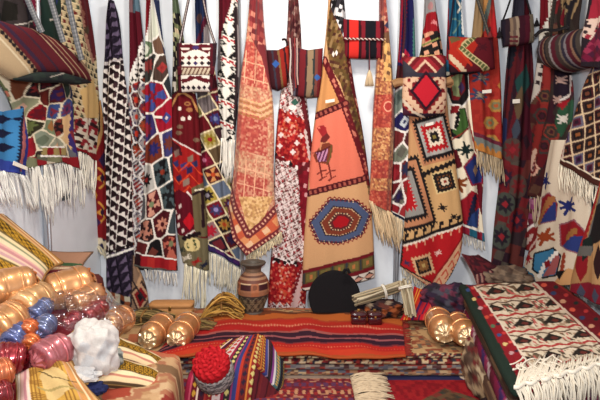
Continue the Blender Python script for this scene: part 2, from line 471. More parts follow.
def k2(p):
    p.fill((84, 60, 66))
    cs = []; cl = [(72, 88, 108), (92, 26, 44), (44, 34, 38), (102, 92, 100), (64, 56, 92), (70, 30, 34)]
    for r in range(14):
        for c in range(3):
            y = 70+r*17+c*-6+(c % 2)*2; k = (r*2+c*3+(r*c) % 2) % 6
            cs.append((127+c*9+r*.4, y, cl[k], 't' if k % 2 else 's', [(120, 40, 56), (150, 110, 96), (150, 70, 44), (60, 28, 40), (150, 140, 140), (90, 90, 110)][k], (190, 60, 40)))
    p.cells(p.all, cs, 1.3, (214, 208, 204), 1, 1.25)
    m = (p.Y > 150) & (np.abs(tri((p.Y+p.X*.7)/9)-.5) < .12); p.set(m, (200, 194, 192))
    d = p.Y < 84-2.0*(p.X-130)*.9
    p.set(d | (p.Y < 36), (100, 16, 36))
    b = (p.Y > 82-2.3*(p.X-130)) & (p.Y < 86-.5*(p.X-130)) & (p.Y > 36); p.set(b, (220, 214, 206)); i, j, u, v = p.lat((130, 84), (5, -4), (3, 6)); p.set(b & (u > .45) & (v > .4), (40, 30, 34)); p.set(b & (u < .3) & (v < .3), (40, 30, 34))
    p.line([(130, 80), (146, 40)], 2, (225, 220, 214), 1.2, 4)
    p.set(p.Y < 13, (96, 120, 134)); p.set((p.Y < 13) & (p.X < 134), (130, 96, 100))
    m = p.Y > 256; p.set(m, (120, 120, 112)); p.set(m & (p.Y > 266), (60, 56, 60))
def k3(p):
    p.fill((90, 60, 60))
    g = (74, 88, 92)
    cs = [(153, 32, (206, 206, 190), None), (146, 50, (110, 130, 100), 'd', (204, 204, 190)), (163, 42, (120, 88, 70), None), (149, 66, (62, 62, 60), 's', (140, 56, 54)), (163, 68, (86, 66, 58), 'd', (166, 60, 58), (150, 46, 48)), (176, 78, (52, 56, 60), None),
          (154, 97, (158, 24, 48), 't', (70, 84, 150), (150, 30, 50)), (167, 118, (166, 24, 50), 'd', (70, 76, 140), (206, 190, 190)), (147, 130, (66, 52, 110), 's', (150, 40, 60)), (155, 149, (128, 56, 38), 's', (48, 44, 108), (60, 50, 120)), (170, 143, (70, 66, 118), 's', (120, 60, 50)),
          (163, 172, g, 't', (32, 30, 34), (150, 60, 40)), (147, 180, (180, 176, 170), 's', (40, 34, 38), (150, 40, 40)), (153, 204, (96, 26, 36), 't', (208, 150, 130), (130, 140, 104)), (170, 195, (84, 100, 104), 't', (36, 34, 38)),
          (163, 224, (90, 22, 34), 's', (206, 142, 120), (90, 22, 34)), (147, 232, (58, 30, 34), 't', (190, 130, 110)), (172, 243, (96, 30, 34), 't', (190, 104, 86), (130, 130, 96)), (154, 252, (30, 26, 28), 'd', (120, 60, 50)), (142, 250, (110, 40, 40), None), (176, 225, (70, 80, 84), None), (140, 208, (90, 88, 92), None), (178, 165, (60, 66, 74), None)]
    p.cells(p.all, cs, 1.5, (226, 218, 208), 1, 1.2, .25)
    p.poly([(146, 0), (153, 0), (150, 22), (147, 38), (145, 38)], (140, 22, 40)); p.line([(153, 0), (151, 20), (147, 40)], 1.6, (225, 220, 214), 1, 3)
    p.poly([(153, 0), (162, 0), (168, 48), (165, 56), (158, 26)], (44, 52, 84)); p.line([(154, 2), (161, 38), (166, 50)], 1.6, (200, 196, 190), 0)
    m = p.Y > 252+.18*(p.X-135); p.set(m, (150, 24, 36)); p.speck(m, (135, 253), (7, 1.2), (0, 11), [(166, 30, 40), (96, 22, 34), (186, 50, 46), (60, 28, 34)], 2)
    p.line([(134, 252), (178, 259)], 1.4, WHT); p.line([(134, 265), (178, 271)], 2.4, (110, 108, 100))
def k4(p):
    p.fill((112, 16, 28))
    m = p.Y < 95; p.set(m, (116, 118, 84)); p.speck(m, (173, 0), (3.5, 1.5), (1, 5), [(190, 188, 150), (38, 34, 36), (120, 124, 88), (200, 180, 150)], 4); p.set(m & (p.Y < 14), (98, 112, 86))
    p.set((p.Y > 52) & (p.Y < 95) & (p.X < 177), (206, 198, 184)); p.speck((p.Y > 52) & (p.Y < 95) & (p.X < 177), (172, 52), (2.5, 0), (0, 5), [(40, 30, 32), (206, 198, 184)], 5)
    p.line([(170, 112), (176, 98), (184, 91), (193, 97), (199, 116)], 7, (96, 14, 26)); p.line([(172, 106), (178, 96), (184, 93), (192, 98), (199, 112)], 2.2, (190, 140, 86))
    for x, y, a in [(188, 104, 0), (181, 109, 1), (190, 118, 1), (184, 119, 1), (181, 127, 2), (180, 133, 2), (197, 140, 2), (190, 110, 0)]:
        p.ell(x, y, 3.2 if a != 1 else 1.7, 2.2, [(166, 112, 70), (226, 214, 200), (134, 104, 84)][a])
    p.ell(188, 104, 1.6, 1, (110, 20, 28))
    p.poly([(172, 138), (186, 146), (200, 154), (204, 195), (174, 195)], (168, 30, 30)); p.line([(172, 138), (186, 146), (202, 155)], 1.5, (214, 196, 190))
    p.poly([(172, 140), (182, 147), (184, 156), (172, 152)], (84, 24, 36))
    for x, y, c in [(177, 164, (64, 56, 110)), (185, 166, (70, 60, 116)), (190, 170, (56, 44, 92)), (191, 159, (140, 116, 100)), (178, 153, (140, 110, 100)), (187, 182, (150, 126, 112)), (196, 164, (64, 56, 100)), (180, 178, (60, 40, 80))]:
        p.dia(x, y, 3.5, 5, c, .5)
    for k in range(3): p.line([(172, 162+12*k), (180, 172+12*k), (190, 162+12*k), (204, 176+12*k)], 1.3, (214, 78, 40))
    p.poly([(173, 193), (180, 189), (192, 196), (197, 228), (186, 237), (176, 232)], (108, 14, 36)); p.dia(190, 221, 6, 9, (196, 20, 40))
    p.line([(188, 192), (193, 198), (198, 228), (183, 238), (175, 232)], 1.8, (226, 214, 204)); p.line([(194, 192), (200, 230), (184, 244)], 3, (50, 20, 30), 1, 4)
    for x, y in [(181, 206), (176, 212), (180, 216), (179, 225), (184, 230), (174, 205)]: p.dia(x, y, 1.7, 3, (222, 202, 194), .4)
    p.poly([(192, 188), (208, 180), (214, 236), (196, 236)], (118, 104, 74)); p.line([(194, 194), (203, 190), (204, 226)], 2.6, (50, 24, 34)); p.line([(196, 190), (208, 188)], 1.6, CREAM)
    m = p.Y > 234+.12*(p.X-175); p.set(m, (122, 112, 84)); p.ell(193, 244, 8, 7, (216, 196, 140)); p.speck(p.dist([(193, 244), (193.1, 244)])[0] < 5.5, (190, 240), (2.5, 1), (-1, 2.5), [(216, 196, 140), (90, 100, 66)], 6)
    for x, y, c, r in [(197, 261, (170, 34, 34), .6), (187, 257, (210, 200, 180), .4), (205, 264, (36, 40, 66), .6), (181, 250, (60, 70, 60), .4)]: p.bug(x, y, 5.5, c, .55, -r)
    p.line([(184, 238), (200, 233)], 3, (40, 22, 28), 1.2, 4)
def k5(p):
    p.fill((84, 80, 84)); MA = (118, 22, 40)
    cs = [(200, 88, (96, 84, 84), None), (206, 101, (140, 128, 122), 'd', (100, 84, 84)), (213, 92, MA, 'd', (70, 20, 30)), (203, 113, (134, 122, 62), 's', (110, 96, 58), (140, 40, 50)), (217, 106, (124, 112, 112), None), (214, 127, (92, 22, 48), 's', (70, 66, 128), (120, 130, 170)), (202, 128, (112, 18, 32), None), (227, 136, (70, 34, 44), None),
          (211, 143, (176, 160, 108), 's', (156, 134, 50), (160, 44, 40)), (205, 160, (116, 18, 44), 's', (140, 24, 58), (220, 130, 160)), (220, 155, (104, 84, 60), None), (217, 174, (96, 26, 34), 't', (206, 146, 90), (190, 80, 40)), (231, 168, (44, 38, 50), None), (206, 178, (106, 120, 140), None),
          (212, 190, (178, 156, 72), 's', (50, 36, 40), (150, 140, 150)), (226, 185, (108, 118, 138), None), (209, 206, (128, 20, 44), 's', (74, 62, 104), (150, 140, 190)), (225, 203, (142, 126, 70), 's', (86, 34, 60), (120, 116, 160)), (219, 220, (52, 34, 38), 's', (170, 130, 60), (190, 80, 40)), (206, 224, (104, 116, 94), 'd', (70, 84, 90)), (231, 218, (90, 24, 40), None), (216, 236, (150, 116, 118), 's', (178, 34, 58), (190, 40, 60)), (231, 233, (106, 30, 40), 's', (60, 40, 80)), (204, 244, (130, 122, 100), None), (226, 249, (44, 34, 50), 'd', (120, 40, 50)), (196, 205, (120, 100, 76), None)]
    p.para(p.all, (205, 160), (14, -6), (8.5, 14.5), cs, .75, (224, 208, 172), [((104, 116, 138),), ((112, 24, 44), 's', (74, 62, 104), (150, 140, 190)), ((130, 122, 76), 's', (96, 34, 50), (160, 60, 50)), ((52, 34, 42), 's', (150, 110, 60), (180, 80, 50))], 3)
    m = p.Y < 46; p.set(m, (36, 50, 86)); p.set(m & (p.X > 204.5) & (p.Y > 18), (150, 140, 140)); p.ell(200, 19, 3, 5, (100, 70, 66)); p.line([(210, 8), (198, 44)], 2.6, (96, 24, 50), 1, 3)
    q = p.Y-(246+.58*(p.X-206)); p.set(q > -6, (58, 42, 96)); p.set((q > -6) & (q < -1) & (np.floor(p.X/9) % 2 == 0), (84, 40, 104)); p.set(q > 1, (44, 34, 52)); p.set((q > 1) & (q < 8) & (q > 2+6*tri(p.X/9)), (176, 150, 110)); p.line([(204, 240), (243, 262)], 1.1, CREAM)
def k6(p):
    p.fill((222, 216, 206))
    i, j, u, v = p.lat((218, 2), (13, 5), (-1, 21))
    p.set((v < .45) & (np.abs(u-.45) < .48*(v/.45)), (30, 26, 28)); p.set((v > .3) & (v < .4) & (np.abs(u-.45) < .12), (200, 190, 180))
    p.set((v > .52) & (v < .62) & (u > .1) & (tri(u*2) > .25), (178, 40, 52)); p.set((v > .62) & (v < .7) & (tri(u*2) < .5), (178, 40, 52))
    p.set((v > .74) & (v < .96) & (np.abs(u-.5)+2*np.abs(v-.85) < .36), (40, 34, 40)); p.set((v > .74) & (np.abs(u-.5)+2*np.abs(v-.85) < .16), (206, 200, 190))
    p.line([(236, 10), (238, 60), (236, 130)], 4, (56, 40, 44), 1, 4); p.line([(239, 10), (240, 130)], 2, (150, 140, 140))
    p.poly([(216, -10), (234, -10), (231, 6), (220, 42), (216, 44)], (104, 16, 36))
    p.set((p.X < 221) & (p.Y < 70) & (p.Y > 40), (120, 110, 112))
SAL = [(198, 138, 108), (186, 110, 88), (210, 160, 126), (200, 124, 98), (194, 146, 114), (214, 170, 136)]
def k7(p):
    p.fill((208, 124, 90)); p.speck(p.all, (230, 0), (1.7, .6), (-.5, 1.7), SAL, 1)
    for y0, y1 in ((40, 84), (112, 150), (172, 208)):
        m = (p.Y > y0+.25*(p.X-240)) & (p.Y < y1+.25*(p.X-240)) & (p.X > 241-(y0-40)*.05) & (p.X < 268)
        p.speck(m, (231, 1), (1.9, .6), (-.5, 1.9), [(184, 78, 66), (194, 92, 76), (202, 116, 94), (178, 72, 62), (210, 144, 116)], 4)
    for y in (60, 76, 166, 182):
        p.line([(238, y), (270, y+9)], .9, (232, 180, 146)); 
    for x in (247, 257, 266): p.line([(x, 52), (x-2, 84)], .9, (232, 180, 146)); p.line([(x, 160), (x-3, 200)], .9, (232, 176, 140))
    for k in range(6): p.line([(232, 96+3*k), (262, 105+3*k), (274, 98+3*k)], .8, [(226, 178, 130), (180, 120, 70)][k % 2], .8, 4)
    m = p.poly([(240, 196), (274, 196), (262, 222), (249, 231)]); p.speck(m, (230, 0), (2, 1), (-1, 2), [(222, 178, 120), (206, 160, 100), (190, 140, 90), (230, 190, 136)], 8)
    bl = [(251, -12), (250, 34), (262, 50), (272, 84)]
    p.poly([(250, -12), (266, -12), (270, 40), (276, 90), (271, 92), (262, 58), (250, 36)], (132, 36, 44)); p.speck((p.X > 249) & (p.Y < 46) & p.poly([(250, -12), (266, -12), (270, 60), (262, 58), (250, 36)]), (250, 0), (4, 2), (-1, 5), [(140, 36, 44), (206, 132, 112), (124, 30, 40), (168, 70, 64)], 5)
    v1 = [(229, 186), (237, 210), (249, 234), (262, 224), (276, 208)]
    v2 = [(226, 206), (236, 238), (248, 252), (264, 241), (284, 228)]
    p.poly([(225, 190), (229, 186), (237, 210), (249, 234), (262, 224), (276, 206), (286, 230), (248, 262), (230, 240)], (206, 96, 58))
    d, al = p.dist([(228, 198), (236, 224), (249, 244), (264, 232), (282, 217)])
    p.set((d < 4) & (np.abs(np.floor(al/7) % 2) < 1), (224, 150, 96)); p.set((d < 2.5) & (np.floor(al/7) % 3 == 1), (232, 190, 150))
    for v in (v1, v2):
        d, al = p.dist(v); p.set(d < 3.4, (128, 34, 42)); p.set((d < 1.2) & (tri(al/4) > .6), (226, 170, 140))
def k8(p):
    p.fill((150, 24, 34))
    WP = [(222, 206, 202), (216, 192, 188), (176, 70, 76), (226, 212, 208), (132, 104, 96), (206, 176, 172), (120, 36, 44)]
    RP = [(152, 22, 32), (168, 34, 40), (196, 60, 52), (140, 20, 30), (158, 26, 36), (206, 110, 90)]
    tp = p.Y < 86; p.set(tp, (106, 52, 56)); p.speck(tp, (286, 0), (2.5, 1), (-1, 3), [(120, 60, 60), (96, 40, 46), (158, 128, 118), (110, 66, 62), (140, 96, 90), (84, 36, 42)], 2)
    p.speck(~tp, (270, 90), (2, .6), (-.6, 2), RP, 3)
    y1 = p.Y-(154+.55*(p.X-274)); y2 = p.Y-(262-3+.15*(p.X-270)-.5*np.abs(p.X-284)*0)
    w1 = (p.Y > 84) & (p.Y < 108+.4*(p.X-280)+3*tri(p.X/6)); w2 = (y1 > -3*tri(p.X/7)) & (y2 < 3*tri(p.X/6)); w3 = p.Y > 300+4*tri(p.X/7)
    for w, s in ((w1, 5), (w2, 6), (w3, 7)): p.speck(w, (270, 90), (1.9, .7), (-.6, 1.9), WP, s); p.set(w & (np.abs(tri((p.X+p.Y*.4)/7)-tri((p.Y-p.X*.3)/8)) < .10), (104, 40, 46)); p.set(w & (np.abs(tri((p.X+p.Y*.4)/7+.2)-tri((p.Y-p.X*.3)/8+.6)) < .09), (226, 214, 208))
    ed = (w2 & ((np.abs(y1) < 3) | (np.abs(y2) < 3))); p.speck(ed, (270, 90), (3.2, 1), (-1, 3.2), [(230, 218, 214), (230, 218, 214), (40, 26, 30), (120, 20, 32)], 8)
    rd = (p.X > 297) & (p.X-297 > (p.Y-262)*0) & (p.Y > 162) & (p.Y < 240) & (p.X > 300+(p.Y-205)*.06); p.set(rd, (132, 20, 40)); p.speck(rd, (300, 160), (3, 1), (-1, 4), [(132, 20, 40), (150, 30, 48), (206, 150, 150), (126, 20, 38), (140, 24, 42)], 9)
    p.line([(302, 95), (308, 130), (311, 162), (299, 172)], 3.4, (110, 32, 40), 1.2, 5); p.line([(305, 130), (310, 160)], 1.5, (200, 180, 174), 1, 5)
    ce = [(289, 128, 9, 12), (284, 282, 8, 17)]
    for cx, cy, rx, ry in ce:
        m = ((p.X-cx)/rx)**2+((p.Y-cy)/ry)**2 < 1; p.speck(m, (270, 90), (2.0, .7), (-.7, 2.0), [(190, 40, 40), (206, 70, 56), (214, 150, 130), (160, 24, 32), (196, 90, 60), (176, 34, 40)], 11)
    for x, y in [(281, 135), (297, 143), (293, 152), (280, 146), (301, 136), (288, 120)]: p.star(x, y, 3, (226, 206, 200), 1, 2)
    p.line([(306, 262), (299, 280), (296, 300), (290, 312)], 5, (206, 170, 166), 2, 5); p.line([(303, 262), (294, 290)], 1.2, (130, 30, 40), 1.5, 4)
    p.dia(295, 103, 4, 4, (60, 104, 90)); p.dia(292, 108, 6, 3, (226, 214, 208))
def k9(p):
    TAN = (206, 160, 116); SALM = (222, 122, 98); BM = (112, 26, 36)
    p.fill(TAN)
    ol = p.poly([(326, 40), (330, 0), (345, 20), (357, 70), (380, 210), (372, 214), (362, 160), (340, 84), (330, 68)]); p.set(ol, (104, 70, 44))
    p.speck(ol, (325, 0), (2.6, .8), (-1, 2.8), [(112, 84, 46), (96, 60, 40), (130, 96, 54), (90, 50, 40), (104, 80, 44), (150, 120, 80)], 2)
    p.line([(333, 8), (346, 42), (352, 84), (364, 130), (374, 200)], 4.2, BM, .8, 5)
    p.speck(p.dist([(333, 8), (346, 42), (352, 84), (364, 130), (374, 200)])[0] < 1.2, (325, 0), (3, 2), (-2, 3), [BM, (206, 140, 120), BM], 4)
    p.poly([(322, 66), (320, 116), (344, 104)], (204, 148, 92)); p.poly([(322, 60), (316, 120), (346, 104), (336, 84), (325, 62)], (204, 146, 92))
    p.poly([(316, 119), (343, 108), (372, 176), (310, 192), (308, 160)], SALM); 
    p.line([(324, 60), (342, 102), (363, 160), (369, 182)], 6, BM, .6, 4); p.speck(p.dist([(324, 60), (342, 102), (363, 160), (369, 182)])[0] < 1.5, (325, 0), (3, 2), (-2, 3), [BM, (198, 120, 100), BM, (150, 60, 56)], 5)
    for a, b in (((314, 117), (345, 104)), ((308, 193), (372, 176))):
        p.line([a, b], 6.5, (92, 24, 34)); d, al = p.dist([a, b]); p.set((d < 1.8) & (tri(al/5) > .5), (170, 90, 76))
    # the rooster
    RB = (122, 44, 44); 
    p.poly([(317, 150), (322, 144), (326, 141), (332, 145), (332, 152), (327, 164), (316, 162), (313, 155)], (134, 64, 44))
    p.stripes(p.poly([(316, 153), (328, 147), (326, 161), (318, 162)]), (316, 150), (1, .35), [(1.6, (196, 140, 170)), (1.6, (104, 44, 84))])
    p.line([(313, 153), (321, 151), (331, 146)], 1.3, (96, 34, 40)); p.line([(331, 146), (330, 157), (327, 164)], 1.8, (120, 92, 50)); p.line([(320, 149), (321, 143), (328, 142)], 1.5, (206, 140, 100))
    p.poly([(321, 138), (326, 132), (330, 137), (325, 143), (320, 142)], RB); p.poly([(316, 128), (325, 126), (327, 133), (322, 137), (319, 132)], (168, 44, 50)); p.speck(p.poly([(318, 126), (326, 125), (326, 129), (318, 129)]), (318, 125), (2, 0), (0, 2), [(168, 44, 50), SALM], 1)
    for x in (319, 328): p.line([(x, 163), (x+3, 178), (x+1, 180)], 1.7, (130, 50, 44)); p.line([(x-2, 174), (x+2, 171), (x+7, 170)], 1.2, (130, 50, 44)); p.line([(x, 180), (x+3, 178), (x+7, 176)], 1.2, (130, 50, 44))
    # hexagonal medallion
    hx = [(310, 222), (330, 199), (356, 201), (370, 213), (361, 233), (340, 242), (318, 240)]
    d, al = p.dist(hx+[hx[0]]); p.set(d < 1.2+2.2*tri(al/4.6), (140, 40, 44)); p.set((d < 1.4) & (tri(al/4.6) > .7), (226, 190, 150))
    p.nest(hx, [(.96, (84, 96, 128)), (.70, (66, 36, 44)), (.665, (214, 180, 140)), (.63, (140, 70, 46)), (.62, (134, 64, 44)), (.42, (216, 184, 144)), (.37, (110, 40, 44)), (.27, (176, 22, 34))]); p.line(hx+[hx[0]], 1.2, (60, 50, 70))
    cx, cy = sum(a for a, b in hx)/7, sum(b for a, b in hx)/7
    for s_ in (.68, .40):
        d, al = p.dist([(cx+(a-cx)*s_, cy+(b-cy)*s_) for a, b in hx+[hx[0]]]); p.set((d < .9) & (tri(al/2.8) > .5), (60, 40, 50))
    b1 = p.Y-(262-.24*(p.X-310)-8*np.exp(-((p.X-309)/7)**2)*0)
    e = p.Y-(256-.0*(p.X)-.0); lo = p.Y > 268-.26*(p.X-308)
    p.set(lo, (110, 44, 40)); b = p.Y-(268-.26*(p.X-308))
    p.set(b < 3.4, p.C[b < 3.4]) ; p.set((b > 0) & (b < 3.5), (124, 26, 38)); p.set((b > 3.5) & (b < 14), (102, 82, 48)); m = (b > 3.5) & (b < 14)
    i = np.floor((p.X-304)/14); p.set(m & (np.abs(((p.X-304)/14) % 1-.5) < .34) & (np.abs(b-8.7) < 4.2), (126, 112, 62)); p.set(m & (np.abs(((p.X-304)/14) % 1-.5) < .1) & (np.abs(b-8.7) < 2), (190, 120, 70)); p.set(m & (np.abs(((p.X-304)/14) % 1-.5) > .44), (60, 70, 76))
    p.set((b > 14) & (b < 18), (124, 26, 38)); m = (b > 18) & (b < 27); p.set(m, (216, 200, 188)); p.set(m & (np.abs(b-22.5) < 4.2*tri(p.X/11)) , (54, 40, 44)); p.set(m & (np.abs(b-22.5) < 2.0*tri(p.X/11)), (206, 150, 130)); p.set(b > 26, (124, 26, 38)); p.set((b > 26) & (tri(p.X/6) > .7), (216, 196, 186)); p.set(b > 31, (130, 30, 40))
    tp = p.poly([(331, -12), (344, -12), (348, 34), (344, 42), (331, 10)]); p.set(tp, (200, 196, 196)); p.speck(tp, (330, 0), (3.4, 1), (-1, 3.6), [(34, 32, 36), (206, 202, 202), (60, 56, 62), (214, 210, 210)], 3)
    p.dia(336, 54, 1.5, 3, (226, 214, 206)); p.dia(333, 55, 1.5, 3, (226, 214, 206))
    p.line([(312, 116), (308, 160), (304, 200)], 0, BM)
def k10(p):
    p.fill((180, 116, 74)); p.speck(p.all, (370, 0), (1.6, .6), (-.5, 1.6), [(196, 136, 84), (168, 96, 64), (216, 164, 110), (150, 84, 58), (190, 120, 76)], 1)
    m = ((p.Y > 95) & (p.Y < 128)) | ((p.Y > 160) & (p.Y < 178)) | (p.Y > 190); p.speck(m, (370, 0), (1.7, .6), (-.5, 1.7), [(170, 60, 46), (186, 78, 56), (200, 110, 80), (160, 54, 44)], 3)
    m = p.Y < 36; p.speck(m, (376, 0), (3, 2), (-2, 3), [(150, 60, 54), (206, 150, 120), (120, 44, 44), (176, 90, 70)], 5)
    m = (p.X > 383) & (p.Y > 34) & (p.Y < 82); p.speck(m, (380, 30), (3, 1.4), (-.6, 3.6), [(210, 166, 100), (200, 150, 90), (120, 80, 50), (216, 170, 104)], 7)
    p.ell(386, 107, 6, 7, (190, 70, 54)); p.ell(387, 107, 4.4, 5.2, (226, 160, 130)); p.ell(387, 107, 3.4, 4, (176, 50, 44))
    p.dia(387, 27, 4, 4, (40, 44, 84)); p.line([(390, 20), (394, 80), (393, 200)], 1.5, (120, 60, 46))
def k11(p):
    p.fill((34, 32, 88))
    m = p.Y < 66; p.line([(404, -5), (402, 30), (400, 60)], 5, (150, 24, 50), 1.2, 4); p.line([(404, -5), (402, 30), (400, 60)], 1.4, (40, 36, 90), .6, 4); p.line([(413, 20), (413, 60)], 1.4, (70, 120, 110), 1, 4); p.poly([(404, 48), (409, 56), (403, 66), (400, 62)], (190, 40, 70))
    cs = [(395, 82, (84, 30, 36), None), (397, 100, (130, 140, 130), 'd', (104, 116, 110)), (404, 122, (44, 38, 96), 'd', (190, 196, 200), (40, 40, 90)), (396, 140, (124, 44, 46), None), (401, 152, (122, 126, 110), 'd', (104, 100, 90)), (410, 140, (90, 40, 44), None), (406, 168, (124, 46, 46), 's', (50, 54, 84), (50, 54, 84)), (394, 174, (132, 28, 40), 'd', (160, 40, 50)), (398, 196, (118, 112, 100), 's', (60, 40, 70), (50, 40, 90)), (408, 188, (150, 36, 44), 'd', (120, 60, 50)), (391, 190, (116, 26, 34), None), (391, 210, (150, 34, 44), None), (406, 214, (160, 50, 54), None), (412, 110, (40, 40, 70), None), (413, 160, (150, 40, 44), None)]
    p.cells(p.Y > 66, cs, 1.5, (226, 218, 210), 1, 1.2, .5)
    q = p.Y-(213+.5*(p.X-391)); p.set(q > -3, (28, 32, 66)); p.set((q > -3) & (q < -1.6), WHT); p.set((q > 0) & (q < 7) & (tri(p.X/8) > .5), (60, 84, 120)); p.set(q > 8, CREAM)
def k12(p):
    T1 = (204, 164, 114); DK = (40, 32, 34); RD = (186, 30, 38)
    p.fill(T1)
    p.set(p.Y < 56, (158, 26, 38)); p.set((p.Y < 14) | ((p.Y < 30) & (p.X < 429-.2*p.Y)), (150, 146, 146)); p.ell(429, 8, 2, 4, (176, 130, 130))
    m = (p.Y > 33) & (p.Y < 56); p.set(m & (p.Y > 44-.3*(p.X-423)), (34, 30, 32)); p.speck(m, (420, 40), (4, -1.5), (1, 4), [(34, 30, 32), (216, 160, 130), (40, 34, 34), (206, 150, 120)], 2, .75); p.line([(421, 46), (442, 38)], 1.8, (134, 140, 80)); p.bug(433, 25, 4, (206, 130, 130), .6, .6)
    # upper medallion
    g = (126, 126, 124)
    def sd(cx, cy, w, h, rot, steps):
        ca, sa = math.cos(rot), math.sin(rot)
        dx = (p.X-cx)*ca+(p.Y-cy)*sa; dy = -(p.X-cx)*sa+(p.Y-cy)*ca
        r = np.maximum(np.abs(dx)/w, np.abs(dy)/h); a = np.where(np.abs(dx)/w > np.abs(dy)/h, dy, dx)
        for s, c, tee in steps: p.set(r < s+tee*tri(a/3.6), c)
    TT = (190, 132, 96)
    p.set((p.Y > 100) & (p.Y < 168-.25*(p.X-408)), (196, 150, 106))
    sd(433, 137, 15, 20, -.28, [(1.25, TT, 0), (1.0, DK, .16), (.86, (170, 166, 160), 0), (.6, (220, 206, 190), .0), (.60, RD, .14), (.36, (222, 206, 186), .12), (.2, DK, .1), (.09, (134, 120, 60), 0)])
    p.line([(404, 182), (456, 160)], 2.4, DK, 2.2, 4.6)
    # left lower serrated corner
    sd(401, 196, 24, 32, -.28, [(1.06, DK, .09), (.98, TT, 0), (.76, DK, .1), (.68, (150, 146, 140), 0), (.6, (150, 146, 140), 0), (.42, (222, 206, 190), .1), (.4, RD, .14)])
    sd(443, 181, 10, 10, -.28, [(1.05, (216, 190, 140), .0), (.85, DK, .12), (.62, (132, 84, 48), 0), (.45, DK, .2), (.3, (214, 196, 170), .1), (.14, (150, 50, 40), 0)])
    p.bug(441, 207, 4, DK, 1, .4); p.bug(452, 216, 3.5, DK, 1, 0)
    # hooked band
    q = p.Y-(236-.36*(p.X-403)); m = (q > -2) & (q < 7); i = ((p.X-402)/8.5) % 1
    p.set(m & (i > .25) & (i < .7) & ((q < 2) | (i < .45)), DK); p.set((q > 4.5) & (q < 8), DK)
    lo = q > 8; p.set(lo, RD); p.set(lo & (q < 15) & (i > .2) & (i < .6) & ((q < 11) | (i > .42)), (216, 150, 120)); p.set(lo & (q < 9.3+1.6*tri(p.X/4)), (222, 206, 190))
    sd(422, 264, 8.5, 9, -.28, [(1.0, (214, 170, 130), .22), (.82, (44, 34, 36), 0), (.45, (150, 104, 60), .2), (.2, (190, 160, 100), 0)])
    p.bug(406, 262, 3.5, (74, 54, 90), .8, .3); p.bug(437, 252, 3.5, (220, 180, 170), .8, -.5)
    p.poly([(398, 264), (430, 281), (434, 298), (396, 280)], (206, 160, 126)); p.line([(400, 265), (431, 282)], 1.4, DK)
    p.poly([(431, 281), (466, 228), (470, 250), (438, 298)], (206, 160, 126)); p.line([(431, 281), (464, 230)], 1.6, (150, 30, 36))
    for k in range(5): x, y = 434+k*6, 283-k*9; p.line([(x, y), (x+4, y-6), (x+6, y-1), (x+3, y+3)], 1.3, (190, 90, 70))
    for k in range(4): x, y = 404+k*7, 272+k*4; p.line([(x, y), (x+5, y+1)], 1.3, (180, 70, 60))
    p.line([(438, 295), (464, 248)], 2.2, DK, 1.4, 3.4); p.line([(400, 268), (436, 293)], 1.1, DK)
    p.line([(407, 110), (405, 180), (400, 262)], 2.5, (64, 46, 40), 1, 4)
def k13(p):
    p.fill(CREAM)
    p.set(p.Y < 72, (34, 100, 130)); p.set((p.X < 448.5) & (p.Y < 60), (150, 24, 44)); p.line([(456, 0), (460, 8), (457, 13)], 1.8, (216, 206, 190)); p.line([(452, 34), (460, 22), (450, 20)], 1.6, (110, 140, 130), 0); p.line([(462, 2), (463, 34)], 2.4, (210, 210, 206), 1, 4)
    p.poly([(446, 76), (460, 70), (468, 74), (469, 96), (462, 107), (452, 104), (447, 92)], (36, 30, 34)); p.poly([(449, 76), (464, 74), (465, 90), (456, 101), (452, 100)], (120, 30, 36)); p.poly([(450, 78), (462, 72), (460, 84), (457, 92), (459, 98), (453, 96)], (126, 134, 96)); p.dia(460, 88, 4, 6, (74, 50, 90)); p.ell(449, 83, 4, 5, (196, 140, 96))
    p.line([(469, 70), (470, 98), (461, 107), (450, 104)], 2, WHT)
    p.poly([(450, 110), (464, 108), (468, 126), (458, 139), (449, 136)], (36, 30, 34)); p.poly([(457, 110), (463, 109), (467, 126), (458, 137), (452, 132)], (72, 106, 52)); p.poly([(450, 113), (457, 110), (458, 120), (455, 130), (449, 128)], (218, 206, 190)); p.line([(457, 112), (455, 128)], 1.8, BLK, 1, 4); p.poly([(451, 106), (458, 106), (456, 113), (450, 114)], (140, 28, 36))
    p.line([(447, 143), (468, 128)], 1.4, (150, 40, 44))
    p.bug(464, 150, 6.5, (30, 50, 48), 1.3, -.9)
    p.poly([(448, 146), (456, 150), (461, 166), (452, 172), (448, 164)], (104, 22, 34))
    p.poly([(474, 152), (484, 168), (483, 184), (470, 186), (461, 166)], (150, 40, 60)); p.poly([(474, 155), (482, 168), (481, 182), (471, 184), (463, 167)], (40, 56, 118)); p.dia(474, 170, 3, 6, (150, 120, 96)); p.line([(468, 120), (476, 152)], 1.6, (160, 44, 50))
    p.bug(457, 183, 8, (140, 74, 34), 1.1, .3)
    p.poly([(457, 203), (470, 190), (480, 195), (478, 226), (463, 224)], (160, 26, 44)); p.line([(474, 196), (467, 226)], 4, (40, 40, 70), 1.5, 4); p.poly([(470, 214), (479, 208), (477, 228), (466, 224)], (48, 74, 130)); p.line([(479, 186), (483, 212)], 6, (110, 18, 36))
    q = p.Y-(224+.36*(p.X-458)); p.set((q > -2) & (q < 0), WHT); p.set(q > 0, (40, 108, 132)); p.set((q > 0) & (np.abs(((p.X-458)/14) % 1-.5) < .2), (150, 36, 60)); p.set(q > 7.5, (60, 80, 76)); p.set(q > 9, CREAM)
